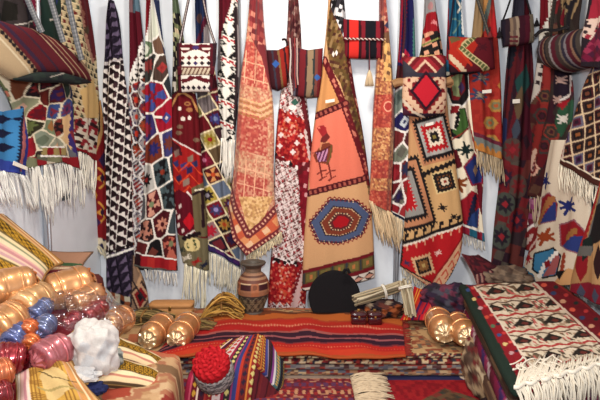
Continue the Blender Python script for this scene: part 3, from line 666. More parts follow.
def k14(p):
    RD = (164, 50, 40); p.fill(RD)
    p.speck(p.all, (468, 0), (3, .4), (-.3, 4), [(164, 50, 40), (170, 56, 44), (156, 44, 38), (164, 50, 40)], 3)
    p.poly([(470, -12), (492, -12), (486, 20), (478, 38), (468, 46)], (150, 122, 88)); p.poly([(485, -12), (492, -12), (484, 30), (478, 40)], (190, 140, 84)); p.line([(490, -10), (483, 30)], 3, (96, 108, 104)); p.poly([(492, 10), (499, 40), (486, 36)], (186, 40, 44))
    for x, y in [(480, 78), (478, 96)]:
        p.bug(x, y, 8.5, (60, 70, 100), .8, .25); p.bug(x+1, y, 4.5, (150, 130, 110), .8, .25)
    for x, y in [(495, 106), (489, 123), (490, 141), (504, 86)]: p.nest([(x-8, y), (x-4, y-6), (x+4, y-6), (x+8, y), (x+4, y+6), (x-4, y+6)], [(1, (176, 130, 66)), (.62, (130, 124, 90)), (.28, (176, 90, 50))])
    q = p.Y-(128+.42*(p.X-470)); c = [(0, 4, (110, 40, 60)), (4, 9, (116, 120, 116)), (9, 17, (184, 124, 60)), (17, 19, (110, 66, 60)), (19, 21.5, (60, 50, 60)), (21.5, 60, (150, 66, 56))]
    q = p.Y-(132+.42*(p.X-474))
    for a, b, cc in c: p.set((q > a) & (q < b), cc)
    p.set((q > 7) & (q < 13) & (tri(p.X/6) > (q-7)/6), (116, 120, 116))
def k15(p):
    p.fill((64, 24, 36)); p.speck(p.all, (495, 0), (6, -6), (3, 12), [(74, 22, 36), (54, 26, 40), (86, 24, 36), (50, 36, 48)], 2)
    p.line([(514, -10), (519, 26), (508, 100), (500, 180)], 3, (98, 28, 34)); p.line([(528, 0), (516, 100), (504, 160), (497, 230)], 4, (104, 26, 40))
    p.dia(521, 83, 8, 20, (36, 74, 72), .2); p.dia(517, 104, 5, 18, (104, 84, 62), .1); p.dia(514, 130, 4, 12, (70, 76, 90), .1)
    p.line([(512, 48), (508, 66)], 5, (34, 32, 44), 1.5, 5); p.poly([(522, 100), (534, 116), (532, 150), (524, 130)], (84, 20, 40)); p.line([(505, 120), (504, 150)], 4, (44, 52, 92))
    p.speck(p.Y > 160, (495, 160), (7, 2), (-3, 9), [(120, 34, 40), (60, 44, 50), (104, 50, 46), (56, 30, 44), (90, 80, 72)], 5)
    for x, y, a in [(505, 178, 0), (504, 204, 1), (511, 150, 2), (500, 236, 1), (517, 186, 2), (516, 220, 0)]: p.ell(x, y, 9, 12, [(112, 28, 36), (78, 82, 74), (88, 70, 64)][a]); p.star(x, y, 8, [(60, 34, 56), (48, 40, 50), (120, 40, 44)][a], 1.2); p.dia(x, y, 3, 4, (150, 40, 50))
    p.set((p.Y < 20) & (p.X < 521), (54, 50, 64))

t0 = back(.05)(np.array([300.]), np.array([-14.]))[0][2]
rail = quad_struct('trim_1', [(-1.5, -.18, t0-.01), (1.75, -.18, t0-.01), (1.75, -.18, t0+.04), (-1.5, -.18, t0+.04)], ALU, .16)
GK = 'kilims and carpets hung along the back wall'
def kil(nm, fn, L, R, B, d, label, cat='kilim', **kw):
    o = cloth(nm, fn, L, R, B, None, back(d), **kw)
    tag(o, label, cat, GK); return o
a = kil('kilim', k1, [(110, 1), (107, 20), (106, 55), (103, 85), (105, 150), (107, 200), (107, 258), (107, 288)], [(114, 1), (120, 20), (123, 60), (128, 100), (132, 160), (132, 215), (133, 250), (136, 262), (146, 284), (149, 306)], [(107, 288), (116, 300), (131, 309), (149, 306)], .055, 'narrow kilim of black triangles on white between purple ends', seed=1, folds=1.5, bulge=.04)
fringe(a, back(.05), [(109, 292), (118, 302), (128, 309)], 8, 16, (206, 198, 184), .03, seed=2)
a = kil('kilim', k0, [(88, 120), (90, 150), (93, 190), (91, 232)], [(101, 100), (108, 150), (110, 200), (112, 255)], [(91, 234), (99, 246), (112, 256)], .02, 'red kilim with yellow motifs squeezed in the left corner, cream checked hem', seed=2, folds=1)
fringe(a, back(.02), [(91, 235), (99, 246), (111, 256)], 9, 20, (218, 206, 178), .03, seed=3, slant=.5)
a = kil('kilim', k2, [(130, -14), (130, 20), (130, 60), (128, 110), (128, 180), (131, 245), (133, 266)], [(138, -14), (142, 25), (147, 65), (150, 110), (150, 180), (149, 240), (149, 270)], [(133, 266), (149, 271)], .03, 'narrow dark red and grey kilim with stepped white edge, behind the red and blue one', seed=3, folds=1.2)
a = kil('kilim', k3, [(147, -14), (146, 30), (145, 80), (146, 140), (143, 210), (136, 250), (134, 266)], [(158, -14), (161, 25), (167, 65), (173, 100), (173, 160), (175, 220), (178, 270)], [(134, 266), (155, 270), (178, 274)], .075, 'kilim of white outlined hexagons in red, blue and teal with red end band', seed=4, folds=1.6)
price_tag(a, back(.075), [(156, 116), (164, 116.5), (164, 119), (156, 118.5)], .05)
fringe(a, back(.075), [(146, 269), (160, 271), (177, 274)], 10, 22, (232, 226, 216), .02, seed=4, clump=3)
a = kil('kilim', k5, [(195, -14), (196, 40), (197, 90), (200, 130), (202, 180), (202, 225), (203, 247)], [(205, -14), (210, 45), (217, 80), (222, 120), (230, 160), (236, 210), (242, 268)], [(203, 247), (222, 256), (242, 270)], .03, 'kilim with cream outlined lozenges in maroon, olive and grey, navy end band', seed=5, folds=1.8)
fringe(a, back(.03), [(206, 250), (224, 259), (241, 270)], 26, 60, (226, 218, 198), .02, seed=5, slant=-.05)
a = kil('kilim', k4, [(172, -14), (173, 50), (172, 95), (172, 150), (174, 200), (178, 240), (183, 262)], [(176, -14), (182, 25), (188, 70), (198, 100), (201, 150), (204, 190), (207, 225), (209, 270)], [(183, 262), (196, 268), (209, 272)], .08, 'dark red kilim with scroll medallions and an olive hem with very long fringe', seed=6, folds=1.5)
fringe(a, back(.09), [(185, 263), (196, 268), (208, 272)], 38, 24, (234, 226, 202), .02, seed=6, slant=-.06, wob=1.4, w=1.2)
a = kil('kilim', k6, [(219, -14), (219, 30), (217, 75), (219, 110), (222, 140)], [(237, -14), (240, 40), (240, 80), (237, 110), (235, 141)], [(222, 140), (235, 142)], .06, 'white kilim with black triangles and red chevrons beside the salmon carpet', seed=7, folds=1.3)
fringe(a, back(.06), [(222, 139), (229, 140), (235, 141)], 36, 26, (236, 230, 220), .03, seed=7, slant=-.03)
a = kil('carpet', k8, [(289, -14), (287, 35), (284, 70), (278, 110), (274, 170), (274, 225), (270, 265), (267, 316)], [(297, -14), (301, 25), (302, 60), (308, 110), (313, 150), (314, 190), (310, 240), (305, 316)], [(267, 318), (286, 320), (305, 318)], .05, 'long red and white floral carpet hanging beside the rooster carpet', seed=8, folds=1.6, bulge=.05, cell=.62)
a = kil('carpet', k7, [(251, -14), (247, 35), (240, 80), (237, 130), (233, 180), (228, 210)], [(262, -14), (265, 40), (272, 85), (275, 130), (273, 190), (280, 232)], [(228, 210), (234, 238), (247, 255), (264, 244), (280, 233)], .085, 'salmon and gold silky carpet with V shaped maroon border at its foot', seed=9, folds=1.3, bulge=.06, mat=PILE, cell=.62)
fringe(a, back(.085), [(247, 255), (264, 245), (281, 232)], 9, 60, (226, 210, 176), .03, seed=9, slant=.1)
a = kil('carpet', k9, [(329, -14), (326, 35), (321, 75), (315, 115), (310, 160), (306, 210), (303, 250), (302, 290)], [(343, -14), (348, 40), (354, 85), (362, 125), (370, 180), (373, 225), (375, 277)], [(302, 292), (330, 285), (352, 282), (375, 277)], .075, 'carpet with a rooster on salmon above a blue hexagonal medallion', seed=10, folds=1.2, bulge=.05)
price_tag(a, back(.075), [(325, 101), (334, 99.5), (334, 102.5), (325, 104)], .07)
a = kil('carpet', k10, [(379, -14), (379, 30), (376, 70), (373, 110), (371, 160), (369, 202)], [(384, -14), (390, 40), (394, 85), (395, 130), (392, 175), (391, 213)], [(369, 203), (380, 208), (391, 214)], .10, 'narrow gold and rust brocade carpet with long cream fringe', seed=11, folds=1.2, bulge=.05, mat=PILE, cell=.62)
fringe(a, back(.10), [(369, 201), (380, 207), (392, 214)], 32, 60, (224, 198, 160), .03, seed=11, slant=.22)
a = kil('kilim', k11, [(401, -14), (399, 50), (394, 95), (393, 150), (391, 213)], [(412, -14), (415, 40), (416, 90), (416, 150), (408, 195), (405, 220)], [(391, 213), (405, 222)], .05, 'navy kilim with red strip above, white outlined hexagons below', seed=12, folds=1)
fringe(a, back(.05), [(391, 214), (398, 219), (405, 223)], 20, 24, (224, 204, 172), .03, seed=12)
a = kil('kilim', k13, [(449, -14), (447, 40), (446, 75), (448, 120), (449, 170), (455, 205), (459, 232)], [(460, -14), (464, 35), (470, 80), (472, 115), (477, 145), (484, 175), (481, 210), (485, 242)], [(459, 232), (472, 237), (485, 243)], .05, 'cream kilim with red, green and blue hexagons, turquoise upper end', seed=13, folds=1.3)
fringe(a, back(.05), [(460, 233), (472, 238), (484, 243)], 9, 16, (230, 224, 214), .02, seed=13, clump=2)
a = kil('kilim', k12, [(425, -14), (423, 30), (420, 56), (410, 80), (409, 120), (408, 170), (405, 220), (400, 266)], [(433, -14), (439, 30), (444, 60), (447, 110), (455, 160), (460, 200), (463, 225), (461, 248)], [(400, 267), (418, 279), (436, 293), (450, 272), (461, 248)], .085, 'large tan kilim with serrated medallions and red pointed foot', seed=14, folds=1.2, bulge=.05, amp=.014)
price_tag(a, back(.085), [(423, 124), (431, 122), (431, 125), (423, 127)], .075)
fringe(a, back(.09), [(402, 268), (418, 279), (436, 293)], 8, 26, (232, 220, 196), .02, seed=14, slant=.1)
a = kil('kilim', k14, [(477, -14), (472, 30), (468, 70), (471, 110), (475, 150)], [(492, -14), (497, 35), (501, 80), (502, 120), (502, 160)], [(475, 150), (488, 155), (502, 161)], .06, 'plain orange red kilim with ochre lozenges and banded hem', seed=15, folds=1.4)
price_tag(a, back(.06), [(480, 91), (489, 90), (489, 93.5), (480, 94)], .05)
fringe(a, back(.06), [(475, 150), (488, 155), (502, 161)], 20, 40, (196, 176, 146), .02, seed=15, slant=.04)
a = kil('kilim', k15, [(515, -14), (510, 30), (505, 75), (502, 130), (500, 180), (494, 225), (491, 266)], [(527, -14), (531, 30), (534, 80), (533, 140), (531, 200), (522, 270)], [(491, 266), (506, 272), (522, 272)], .05, 'dark maroon kilim with a green diamond, near the right corner', seed=16, folds=1.6)
price_tag(a, back(.05), [(510, 100), (519, 99.5), (519, 103.5), (510, 104)], .05)

# ------------------------------------------------------------------ kilims on the side walls
GL = 'kilims hung along the left wall'; GR = 'kilims hung along the right wall'
def l_cream(p):
    p.fill((200, 180, 142))
    i, j, u, v = p.lat((50, 0), (4.7, 2.1), (-1.5, 5.2)); m = (v > .2) & (u < v*.9) & (u > .1)
    h = hsh(i, j, 4); p.set(m, (50, 42, 40)); p.set(m & (h > .6), (120, 40, 40)); p.set(m & (h > .82), (84, 90, 70)); p.set(v < .12, (226, 206, 166))
    p.poly([(76, 90), (92, 78), (97, 110), (88, 132), (80, 120)], (206, 172, 116))
    p.poly([(70, -20), (86, -20), (96, 40), (94, 62), (82, 40), (73, 10)], (110, 26, 34)); p.line([(72, -5), (82, 38), (92, 62)], 2.2, (180, 130, 110), 1.4, 5); p.star(83, 30, 5, (90, 70, 50)); p.dia(78, 14, 3, 5, (150, 96, 80))
    m = p.Y > 118; p.speck(m & (p.X > 72) & (p.X < 94), (70, 110), (3, 1.5), (-1, 3), [(206, 190, 170), (60, 30, 36), (150, 40, 50), (206, 196, 180)], 3)
    m = p.Y > 148+.35*(p.X-75); p.set(m, (140, 26, 36)); p.set(p.Y > 156+.3*(p.X-75), (206, 200, 190))
o = cloth('kilim', l_cream, [(52, -20), (58, 20), (66, 70), (70, 120), (74, 150)], [(84, -20), (95, 45), (99, 90), (96, 130), (93, 162)], [(74, 152), (84, 156), (93, 163)], None, left(.02), seed=21, folds=1.5, amp=.008)
tag(o, 'cream kilim of small dark triangles with red upper border, left wall', 'kilim', GL)
fringe(o, left(.02), [(74, 152), (84, 156), (93, 162)], 30, 30, (228, 220, 204), .02, seed=21, clump=3, w=1.5)
def l_multi(p):
    p.fill((100, 96, 72)); G = (104, 112, 80)
    cs = [(6, 96, (110, 120, 84), 'd', (196, 120, 96), (180, 90, 80)), (13, 90, (120, 70, 46), None), (20, 108, (150, 150, 120), 'd', (196, 160, 140)), (28, 86, (44, 26, 34), 's', (130, 44, 44)), (34, 113, (150, 22, 36), 's', (110, 24, 40), (120, 20, 30)), (42, 82, (50, 28, 40), 's', (110, 40, 50)), (41, 97, (110, 40, 36), 'd', (130, 50, 40)), (53, 94, (100, 36, 46), 's', (64, 44, 100), (130, 60, 60)), (50, 113, (66, 88, 140), 'd', (140, 50, 70), (60, 70, 120)), (61, 109, (66, 90, 144), 's', (120, 50, 90), (50, 50, 100)),
          (58, 126, (140, 60, 50), 's', (50, 30, 34), (120, 50, 40)), (46, 126, (130, 144, 112), 'd', (170, 120, 70)), (28, 127, (60, 56, 36), 's', (110, 120, 70)), (66, 132, (206, 176, 130), None), (73, 112, (92, 108, 66), None), (78, 100, (66, 84, 60), None), (72, 90, (52, 70, 110), None), (38, 140, (140, 148, 128), 'd', (110, 120, 100)), (30, 145, (160, 28, 44), 'd', (150, 24, 40)), (50, 148, (150, 150, 130), 'd', (196, 160, 130)), (36, 160, (60, 46, 40), 'd', (120, 120, 90)), (62, 88, (60, 80, 70), None), (70, 150, (110, 110, 116), None), (58, 158, (120, 110, 90), None), (20, 130, (90, 80, 60), None)]
    p.cells(p.all, cs, 1.1, (222, 210, 182), 1, 1.15, .35)
    p.poly([(57, 117), (66, 113), (70, 128), (66, 150), (60, 138)], (216, 180, 134)); p.line([(70, 105), (67, 140), (79, 168)], 6, (66, 50, 118), 1.4, 7); p.line([(66, 132), (72, 150), (80, 168)], 3, (140, 50, 60)); p.line([(74, 118), (70, 140), (82, 166)], 2, (206, 196, 186))
    m = (p.Y > 147) & (p.Y < 155) & (p.X > 38) & (p.X < 62); p.set(m, (150, 30, 40)); p.set(m & (tri(p.X/11) > .5), (160, 140, 90)); p.line([(38, 156), (64, 157)], 1.8, WHT); p.line([(38, 147), (60, 147)], 1.4, WHT)
    m = (p.Y > 157); p.speck(m, (26, 157), (8, 2), (0, 9), [(130, 130, 100), (150, 30, 40), (100, 100, 84), (206, 196, 176)], 6)
o = cloth('kilim', l_multi, [(-14, 62), (2, 84), (14, 105), (24, 135), (26, 160), (27, 168)], [(62, 62), (74, 92), (76, 120), (74, 140), (80, 172)], [(27, 169), (40, 166), (58, 162), (80, 173)], None, left(.06), seed=22, folds=2.2, amp=.012)
tag(o, 'patchwork kilim of white outlined hexagons under the maroon bag, left wall', 'kilim', GL)
fringe(o, left(.06), [(27, 168), (40, 166), (58, 163), (79, 172)], 36, 46, (232, 226, 214), .02, seed=22, slant=.1, clump=4, w=1.5)
fringe(o, left(.07), [(38, 176), (47, 178)], 40, 22, (236, 230, 220), .02, seed=25, slant=.12, clump=5, name='long_fringe')
def l_blue(p):
    p.fill((62, 128, 176))
    for y in (119, 133, 147): p.poly([(-22, y-3), (0, y-4), (9, y), (0, y+5), (-22, y+4)], (24, 30, 66)); p.dia(12, y, 5, 2, (24, 30, 66)) if y == 119 else None
    p.line([(17, 108), (15, 130), (11, 166)], 3, (30, 30, 60), 1.8, 3.4); p.poly([(18, 106), (24, 112), (21, 140), (18, 172), (11, 170), (14, 140)], (176, 104, 104)); p.line([(24, 110), (23, 140), (22, 176)], 6, (50, 60, 150), 2.6, 9)
    m = p.Y > 160+.25*p.X; p.set(m & (p.X < 14), (52, 70, 150)); p.set(p.Y > 170+.25*p.X, (56, 60, 150))
o = cloth('kilim', l_blue, [(-24, 108), (-24, 140), (-24, 168)], [(22, 106), (27, 130), (25, 176)], [(-24, 166), (0, 171), (25, 177)], [(-24, 104), (0, 110), (22, 106)], left(.10), seed=23, folds=1.3, amp=.01)
tag(o, 'bright blue kilim panel with navy zigzags and pink serrated border, far left', 'kilim', GL)
price_tag(o, left(.10), [(4, 161), (18, 167), (18, 170.5), (3, 165)], .05)
fringe(o, left(.10), [(-22, 167), (0, 172), (25, 177)], 30, 40, (232, 228, 220), .02, seed=23, slant=.3, clump=5, w=1.5)
def l_dark(p):
    p.fill((52, 34, 40)); p.speck(p.all, (-20, -20), (13, 5), (-3, 12), [(60, 24, 40), (40, 46, 44), (90, 30, 44), (34, 30, 46), (150, 140, 130)], 5)
    p.poly([(-30, -20), (10, -20), (22, 30), (0, 26)], (70, 60, 60)); p.poly([(0, 0), (12, 4), (12, 20), (-4, 22)], (40, 36, 30)); p.poly([(22, -20), (36, -20), (40, 28), (30, 26)], (130, 22, 60)); p.line([(32, -10), (35, 30)], 3, (206, 196, 190), 1, 4); p.poly([(37, -20), (58, -20), (60, 44), (38, 34)], (40, 62, 54)); p.poly([(45, -20), (58, -20), (52, 6)], (40, 50, 110)); p.line([(10, 25), (34, 20)], 1.4, (190, 180, 170)); p.line([(44, 20), (60, 14)], 1.6, (190, 180, 170))
o = cloth('kilim', l_dark, [(-34, -40), (-30, 10), (-26, 60)], [(58, -40), (62, 20), (66, 64)], [(-26, 60), (66, 66)], None, left(.012), seed=24, folds=3, amp=.01)
tag(o, 'dark patchwork kilim in green and crimson above the maroon bag', 'kilim', GL)

def r_16(p):
    p.fill((98, 30, 36)); p.speck(p.all, (510, 0), (6, 3), (-4, 8), [(112, 30, 38), (84, 40, 40), (70, 30, 44), (104, 70, 56), (120, 36, 40), (64, 54, 50)], 2)
    p.line([(548, 66), (552, 90), (542, 130), (530, 190)], 6, (150, 50, 46), 1.5, 6)
    for x, y, k in [(548, 96, 0), (545, 116, 1), (526, 140, 1), (536, 168, 2), (556, 132, 0), (525, 120, 0), (549, 146, 1)]: p.nest([(x-8, y), (x-3, y-8), (x+4, y-8), (x+8, y), (x+4, y+8), (x-3, y+8)], [(1, [(150, 60, 50), (70, 70, 66), (214, 170, 150)][k]), (.75, [(70, 60, 54), (120, 44, 46), (130, 36, 44)][k]), (.45, [(120, 80, 60), (60, 34, 40), (206, 160, 150)][k]), (.25, (80, 34, 50))])
    tp = p.poly([(538, 60), (548, 64), (545, 90), (536, 104), (534, 98)]); p.set(tp, (190, 182, 174)); p.speck(tp, (534, 60), (3, 1), (-1, 4), [(200, 190, 180), (60, 44, 48), (196, 186, 178)], 4)
    p.poly([(560, 60), (573, 60), (572, 94), (560, 108)], (40, 26, 44)); p.bug(565, 80, 4, (180, 150, 140), 1.2); p.bug(563, 100, 4, (180, 150, 140), 1.2); p.line([(572, 76), (572, 94), (566, 100)], 2, (206, 196, 190))
    p.poly([(566, 104), (578, 98), (574, 120), (562, 138), (560, 120)], (50, 90, 66)); p.bug(566, 119, 4, (206, 200, 190), 1.4); p.poly([(564, 104), (572, 98), (566, 110)], (160, 26, 40))
    p.line([(538, 150), (528, 178), (524, 196)], 3, (214, 180, 160), 1, 5)
    tp = p.Y < 40; p.poly([(540, -20), (558, -20), (555, 10), (545, 40), (540, 50)], (120, 20, 34)); p.line([(557, -10), (554, 14), (545, 38)], 2, (206, 200, 190), 1.8, 4)
o = cloth('kilim', r_16, [(545, -20), (541, 40), (534, 90), (524, 140), (519, 188)], [(559, -20), (562, 40), (577, 90), (570, 140), (546, 200)], [(519, 188), (532, 196), (546, 201)], None, right(.055), seed=31, folds=2, amp=.01)
tag(o, 'rust red kilim with dark medallions hanging under the striped barrel bag', 'kilim', GR)
fringe(o, right(.055), [(519, 186), (532, 194), (546, 199)], 28, 36, (186, 164, 140), .02, seed=31, slant=.05)
def r_far(p):
    p.fill((54, 40, 36)); p.poly([(560, -20), (584, -20), (574, 30), (566, 40)], (150, 124, 90)); p.line([(566, 6), (572, 2), (575, 8)], 2.6, (40, 34, 36)); p.ell(568, 18, 5, 9, (140, 34, 50)); p.poly([(574, 12), (580, 34), (566, 38)], (60, 50, 44)); p.line([(577, 0), (574, 30)], 2, (36, 30, 36))
o = cloth('kilim', r_far, [(562, -20), (560, 10), (556, 44)], [(584, -20), (580, 20), (578, 46)], [(556, 46), (578, 48)], None, right(.045), seed=32, folds=1.3)
tag(o, 'olive brown kilim end with a red oval, above the striped barrel bag', 'kilim', GR)
def r_dk(p):
    p.fill((44, 32, 42)); p.poly([(598, -20), (630, -20), (630, 30), (592, 20), (594, 4)], (160, 40, 60)); p.poly([(588, 20), (608, 16), (622, 34), (600, 44), (585, 34)], (206, 180, 166)); p.speck(p.poly([(588, 20), (608, 16), (622, 34), (600, 44), (585, 34)]), (588, 16), (3, 1), (-1, 3), [(206, 180, 166), (150, 40, 60), (206, 180, 166), (60, 44, 50)], 2)
    p.poly([(600, 28), (630, 26), (630, 60), (584, 62)], (110, 24, 54)); p.speck(p.poly([(600, 28), (630, 26), (630, 60), (584, 62)]), (584, 28), (4, -3), (3, 4), [(120, 24, 60), (100, 26, 50), (84, 30, 60), (150, 50, 80)], 3)
o = cloth('kilim', r_dk, [(590, -20), (586, 20), (582, 66)], [(630, -20), (630, 30), (630, 70)], [(582, 66), (630, 70)], None, right(.21), seed=33, folds=1.5)
tag(o, 'dark kilim with a pink and magenta lower end in the upper right corner', 'kilim', GR)
def r_cream(p):
    p.fill((210, 196, 176)); RDD = (150, 26, 40); BL = (40, 52, 120)
    p.bug(549, 181, 6.5, (34, 44, 110), 1.2, -.6); p.bug(572, 206, 9, (38, 50, 118), 1.0, -.3); p.bug(549, 237, 9, (160, 72, 34), .9, -.4); p.bug(543, 222, 3, BL, 1)
    h1 = [(543, 197), (556, 192), (562, 204), (559, 221), (540, 226)]
    p.poly(h1, (150, 100, 110)); p.nest(h1, [(.9, RDD)]); p.poly([(560, 199), (559, 220), (543, 224), (552, 212)], (50, 62, 126)); p.line([(558, 198), (549, 209), (542, 222)], 4, (166, 110, 66), 2, 4)
    h2 = [(562, 224), (580, 219), (590, 236), (586, 256), (563, 246)]
    p.poly(h2, (150, 100, 110)); p.nest(h2, [(.9, RDD)]); p.poly([(588, 236), (585, 254), (566, 246), (578, 236)], (50, 66, 130)); p.line([(580, 230), (572, 238)], 4, (160, 110, 60), 1.6, 4)
    h3 = [(539, 253), (557, 247), (566, 256), (562, 276), (546, 279), (537, 270)]
    p.poly(h3, (36, 28, 34)); p.nest(h3, [(.88, (66, 130, 168))]); p.poly([(561, 252), (564, 258), (560, 274), (546, 277), (553, 266)], (170, 96, 96)); p.line([(561, 252), (548, 265), (543, 276)], 2.2, WHT, 1.6, 4); p.dia(551, 264, 4, 5, RDD, .4)
    p.bug(531, 258, 6, (170, 30, 50), 1, .9); p.line([(570, 254), (568, 276)], 3.4, (160, 70, 44), 1.4, 5)
    p.poly([(520, 262), (538, 274), (540, 285), (522, 280)], (44, 110, 140)); p.poly([(520, 268), (530, 276), (528, 284), (518, 278)], (40, 64, 60))
    p.line([(560, 170), (545, 190)], 0, WHT); p.poly([(557, 284), (574, 268), (582, 272), (570, 296), (556, 296)], (206, 160, 110)); p.poly([(560, 272), (572, 270), (566, 280)], BLK)
    p.poly([(528, 232), (540, 226), (541, 248), (526, 256)], (150, 44, 44)); p.line([(530, 250), (541, 240)], 2, (214, 180, 170), 1, 4)
o = cloth('kilim', r_cream, [(552, 140), (546, 175), (538, 215), (530, 250), (521, 276)], [(594, 140), (592, 180), (590, 220), (588, 250), (584, 284)], [(521, 278), (548, 290), (584, 288)], None, right(.09), seed=34, folds=1.6, amp=.008)
tag(o, 'cream kilim with big red and blue hexagons behind the folded fringed rug', 'kilim', GR)
def r_small(p):
    p.fill((120, 40, 70)); p.speck(p.all, (512, 212), (4, 2), (-2, 4), [(150, 70, 120), (120, 40, 60), (170, 110, 140), (100, 40, 50)], 3); p.ell(518, 224, 3, 4, (60, 50, 40)); p.poly([(512, 240), (541, 224), (541, 256), (516, 256)], (150, 40, 44)); p.line([(513, 240), (528, 234), (541, 222)], 2, WHT); p.line([(520, 212), (530, 214), (533, 224)], 2, WHT); p.line([(524, 250), (536, 236)], 2, (206, 180, 170), 1.2, 4)
o = cloth('kilim', r_small, [(521, 200), (514, 225), (512, 242)], [(541, 198), (541, 225), (539, 252)], [(512, 243), (526, 250), (539, 253)], None, right(.045), seed=37, folds=1.2, amp=.006)
tag(o, 'small purple and red kilim end with short white fringe, beside the cream hexagon kilim', 'kilim', GR)
fringe(o, right(.05), [(512, 243), (518, 246), (526, 250)], 20, 16, (222, 216, 204), .02, seed=38)
def r_grid(p):
    p.fill((60, 40, 44))
    p.para(p.all, (582, 147), (12.2, -3.8), (.8, 12.4), [], .7, (214, 190, 156), [((70, 46, 46), 'd', (32, 26, 28), (150, 90, 50)), ((112, 108, 126), 'd', (96, 34, 60), (56, 26, 48)), ((104, 104, 124), 'd', (80, 40, 84), (40, 24, 40)), ((84, 34, 40), 'd', (30, 24, 28), (120, 70, 50))], 5)
    p.poly([(560, 146), (570, 138), (568, 162), (560, 160)], (204, 186, 172)); p.line([(566, 138), (562, 160)], 3, (160, 26, 40), 2, 5)
    q = p.Y-(156+.5*(p.X-561)); p.set(q > 0, (84, 44, 34)); p.set((q > 0) & (q < 1.6), CREAM); p.set(q > 9, CREAM)
    p.poly([(572, 60), (586, 70), (582, 96), (570, 100)], (66, 48, 52)); p.star(582, 83, 7, (150, 96, 70))
o = cloth('kilim', r_grid, [(594, 62), (584, 85), (576, 110), (568, 135), (561, 162)], [(640, 62), (640, 110), (636, 150), (628, 196)], [(561, 162), (592, 180), (628, 196)], None, right(.13), seed=35, folds=1.6, amp=.008)
tag(o, 'kilim of small dark diamonds in a cream grid with white fringe, right wall', 'kilim', GR)
fringe(o, right(.13), [(561, 164), (578, 173), (592, 181), (628, 197)], 22, 80, (226, 216, 196), .02, seed=35, slant=.05, clump=2)
def r_big(p):
    p.fill((176, 136, 92)); p.line([(606, 176), (590, 214), (582, 250)], 5, (170, 40, 40), 2.4, 6); p.line([(612, 190), (597, 226), (592, 250)], 8, (112, 112, 110)); p.poly([(600, 206), (630, 190), (630, 226), (600, 246), (588, 252)], (38, 34, 36)); p.poly([(580, 250), (592, 246), (590, 272), (584, 282), (578, 266)], (150, 28, 40)); p.poly([(584, 240), (594, 236), (596, 250), (586, 262)], (30, 46, 44)); p.poly([(577, 246), (596, 246), (594, 256), (578, 256)], (110, 108, 104))
    p.poly([(574, 284), (592, 282), (640, 292), (640, 310), (570, 300)], (140, 30, 52)); p.dia(584, 292, 4, 8, (80, 84, 104)); p.dia(602, 296, 4, 8, (80, 84, 104)); p.poly([(596, 244), (630, 236), (630, 284), (598, 284)], (190, 152, 108)); p.dia(606, 262, 8, 18, (60, 30, 34))
o = cloth('kilim', r_big, [(609, 150), (600, 180), (590, 210), (578, 250), (570, 290)], [(650, 150), (650, 220), (650, 320)], [(570, 292), (600, 304), (650, 320)], None, right(.17), seed=36, folds=1.6, amp=.01)
tag(o, 'tan kilim with large red, grey and black shapes at the right edge', 'kilim', GR)

# ------------------------------------------------------------------ shoulder bags
GB = 'woven bags hanging among the kilims'
def bag_root(label, x, y, pl):
    return tag(empty('shoulder_bag', pl(np.array([float(x)]), np.array([float(y)]))[0]), label, 'bag', GB)
def tassel(name, pl, x, y0, y1, y2, w, col, d, parent, cc=(60, 40, 40)):
    W = pl(np.full(6, float(x)), np.linspace(y0, y1, 6))+pl.n*d
    root = cord(name, W, .004, cc, parent)
    P = []
    for k in range(26):
        a = k*2.4; r = (k/26)**.5
        t = np.linspace(0, 1, 6); X = x+r*w*.5*math.cos(a)*t**.6; Y = y1+(y2-y1)*t
        P.append(pl(X, Y)+pl.n*(d+.02*r*math.sin(a)*t)[:, None])
    V, f = tubes(P, .0038, 4); build('tassel_skirt', V, f, col, YARN, root)
    return root
# white and dark red bag
def b1(p):
    p.fill((220, 210, 200)); p.set((p.X < 182) | (p.X > 210), (92, 22, 36)); p.set((p.X < 179.5) | (p.X > 213), (56, 30, 38))
    for y, c in ((88, (34, 26, 40)),):
        for k in range(6): p.dia(184+k*5.2, y-.2*0, 2.1, 2.4, [(34, 26, 40), (60, 30, 50)][k % 2])
    for s in (-1, 1): p.poly([(196, 77), (196+s*5, 76), (196+s*14, 80), (196+s*13, 84), (196+s*6, 82), (196, 79.5)], (104, 24, 36)); p.poly([(196+s*6, 77), (196+s*14, 76), (196+s*14, 79), (196+s*8, 79)], (220, 210, 200))
    p.set(p.Y > 92, (92, 22, 36))
def b1f(p):
    p.fill((222, 212, 202)); p.set((p.X < 182) | (p.X > 210), (92, 22, 36)); p.set((p.X < 179.5) | (p.X > 213), (56, 30, 38))
    for s in (-1, 1): p.poly([(196, 46), (196+s*5, 44), (196+s*14, 45), (196+s*15, 50), (196+s*12, 54), (196+s*5, 51), (196, 49.5)], (104, 24, 38)); p.poly([(196+s*6, 48.5), (196+s*15, 48), (196+s*14, 50), (196+s*7, 50.5)], (216, 200, 190))
    p.dia(196, 48, 4, 3, (74, 54, 110))
    for k in range(5): p.dia(183+k*6.5, 58, 2.6, 2.3, (116, 36, 40)); p.dia(182.5+k*6.6, 63.3, 2.5, 2.5, [(40, 28, 38), (60, 48, 104)][k == 2])
    p.set(p.Y > 66.5, (104, 40, 44)); m = (p.Y > 68); p.set(m, (196, 180, 156)); p.set(m & (p.X > 182) & (p.X < 210) & (tri((p.X+p.Y*.5)/4) > .6), (110, 70, 60)); p.set((p.X < 182) & m, (92, 22, 36)); p.set((p.X > 210) & m, (92, 22, 36))
pl = back(.15); r = bag_root('white and dark red bag with rows of small diamonds, on a long strap', 195, 92, pl)
pillow('body', b1, [(177, 45), (177, 68), (178, 93)], [(216, 44), (214, 68), (212, 92)], [(177, 45), (216, 44)], [(178, 93), (195, 92), (212, 92)], pl, .035, .03, parent=r)
